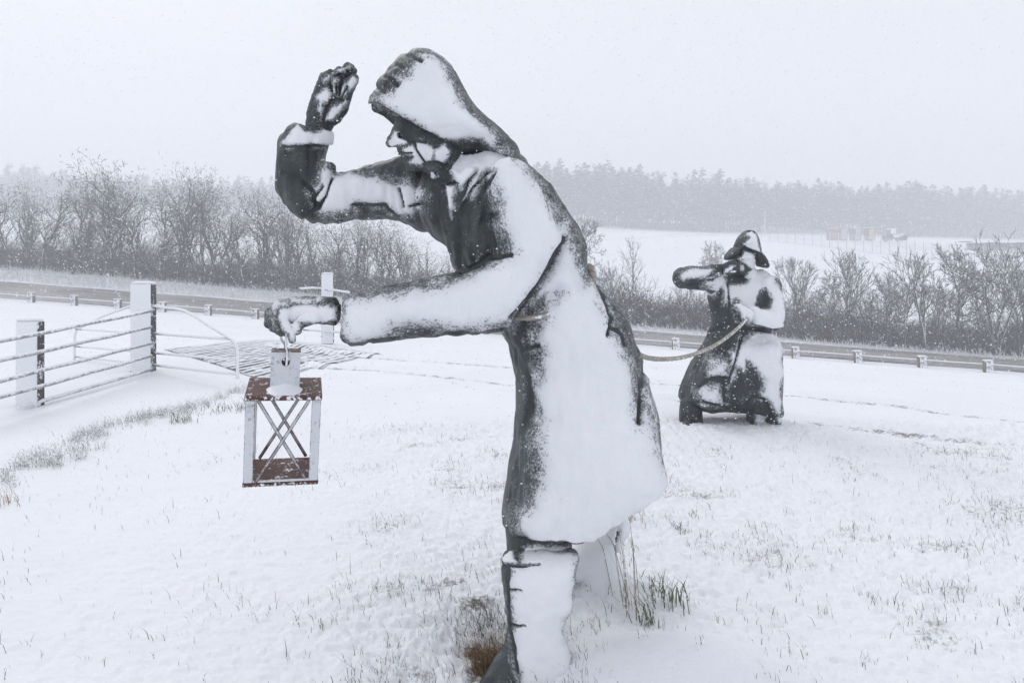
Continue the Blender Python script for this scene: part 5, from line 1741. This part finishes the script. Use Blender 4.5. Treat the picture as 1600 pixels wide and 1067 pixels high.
# chain-link fence round the compound
cf = empty('chain_link_fence', W(1350, 395, 112), 'tall faint chain-link fence crossing the slope below the containers', 'fence')
fp = [(1190, 382, 122), (1230, 383, 119), (1270, 388, 116), (1310, 391, 114), (1350, 395, 112), (1390, 399, 110), (1430, 405, 107), (1470, 409, 105), (1510, 413, 103), (1550, 417, 101), (1600, 422, 99), (1660, 428, 97)]
fpts = bez([W(*p) for p in fp], 3)
for p in fpts: p.z = gz1(p.x, p.y)
pmb = MB(); pmb.tube([Vector((0, 0, -.3)), Vector((0, 0, 2.7))], .05, 5); pme = pmb.mesh('post', M['galv'])
for p in fpts:
    o = link('post', pme, cf); o.location = p
mb = MB()
for hz_ in (.1, .55, 1.0, 1.45, 1.9, 2.35, 2.65):
    mb.tube([p + Vector((0, 0, hz_)) for p in fpts], .016, 3, caps=False)
o = mb.build('wire_strands', M['galv'], cf)
mb = MB()
for a_, b_ in zip(fpts[:-1], fpts[1:]):
    for k in range(9):
        q = a_.lerp(b_, (k + .5) / 9)
        mb.tube([q + Vector((0, 0, .05)), q + Vector((0, 0, 2.6))], .020, 3, caps=False)
o = mb.build('wire_mesh', M['galv'], cf); o['kind'] = 'stuff'

# mast, sign, marker post, fallen branch
b = W(1195, 373, 150); b.z = gz1(b.x, b.y)
mb = MB(); mb.tube([b, b + Vector((0, 0, 5.6))], [.11, .07], 8)
tag(mb.build('utility_pole', M['snow_pole'] if 'snow_pole' in M else M['galv']), 'thin pale pole in front of the wood, above the farther statue', 'pole')
b = W(1571, 428, 92); b.z = gz1(b.x, b.y)
sg = empty('field_sign', b, 'small greenish board on a post beyond the right-hand hedge', 'sign')
mb = MB(); mb.tube([b, b + Vector((0, 0, 2.6))], .07, 6); mb.build('post', M['dark_paint'], sg)
M['sign_green'] = plain('sign_green', (.12, .30, .24), (.18, .36, .30), nsc=3)
mb = MB(); mb.box(b + Vector((.45, -.1, 2.2)), (1.1, .06, .5), None, .01); mb.build('board', M['sign_green'], sg)
b = W(168, 450, 47.5); b.z = gz1(b.x, b.y)
mk = empty('marker_post', b, 'short white roadside marker post standing before the left-hand trees', 'marker post')
mb = MB(); mb.tube([b + Vector((0, 0, -.1)), b + Vector((0, 0, .85)), b + Vector((0, .02, .95))], [.08, .075, .05], 8); mb.build('post', M['snow'], mk)
mb = MB(); mb.box(b + Vector((0, -.075, .72)), (.09, .02, .14), None, .005); mb.build('reflector', M['dark_paint'], mk)
mb = MB()
a0 = W(1365, 521, 43.5); a1 = W(1400, 533, 42.3); a0.z = gz1(a0.x, a0.y) + .75; a1.z = gz1(a1.x, a1.y) + .1
mb.tube(bez([a0, a0.lerp(a1, .4) + Vector((0, 0, .03)), a1], 5), [.03] * 4 + [.05] * 4 + [.07] * 3, 6)
mb.tube([a0.lerp(a1, .45), a0.lerp(a1, .6) + Vector((.5, 0, .35))], [.03, .015], 5)
tag(mb.build('fallen_branch', M['bark_pale']), 'fallen pale branch lying at the foot of the right-hand hedge', 'branch')

# ------------------------------------------------------------------ falling snow
n = 20000
Yf = np.exp(rg2.uniform(math.log(2.2), math.log(36), n))
xf = rg2.uniform(-.82, .82, n) * Yf; zf = H0 + rg2.uniform(-.40, .42, n) * Yf
ok = zf > base_z(xf, Yf) + .15
C_ = np.stack([xf, Yf, zf], 1)[ok]
r_ = rg2.uniform(.0024, .0052, len(C_)) * np.clip(C_[:, 1] / 5.5, .55, 1.9)
octv = np.array([(1, 0, 0), (-1, 0, 0), (0, 1, 0), (0, -1, 0), (0, 0, 1), (0, 0, -1)], dtype=float)
octf = np.array([(0, 2, 4), (2, 1, 4), (1, 3, 4), (3, 0, 4), (2, 0, 5), (1, 2, 5), (3, 1, 5), (0, 3, 5)])
jit = rg2.uniform(.6, 1.4, (len(C_), 6, 1))
V = (C_[:, None] + octv[None] * jit * r_[:, None, None] * np.array([1.5, 1.2, 1.0])).reshape(-1, 3)
Fc = (octf[None] + (np.arange(len(C_)) * 6)[:, None, None]).reshape(-1, 3)
tag(link('falling_snow', mesh_np('falling_snow', V, Fc, M['snow'], False)), 'snowflakes drifting through the air', 'snowflakes', kind='stuff')

haze()
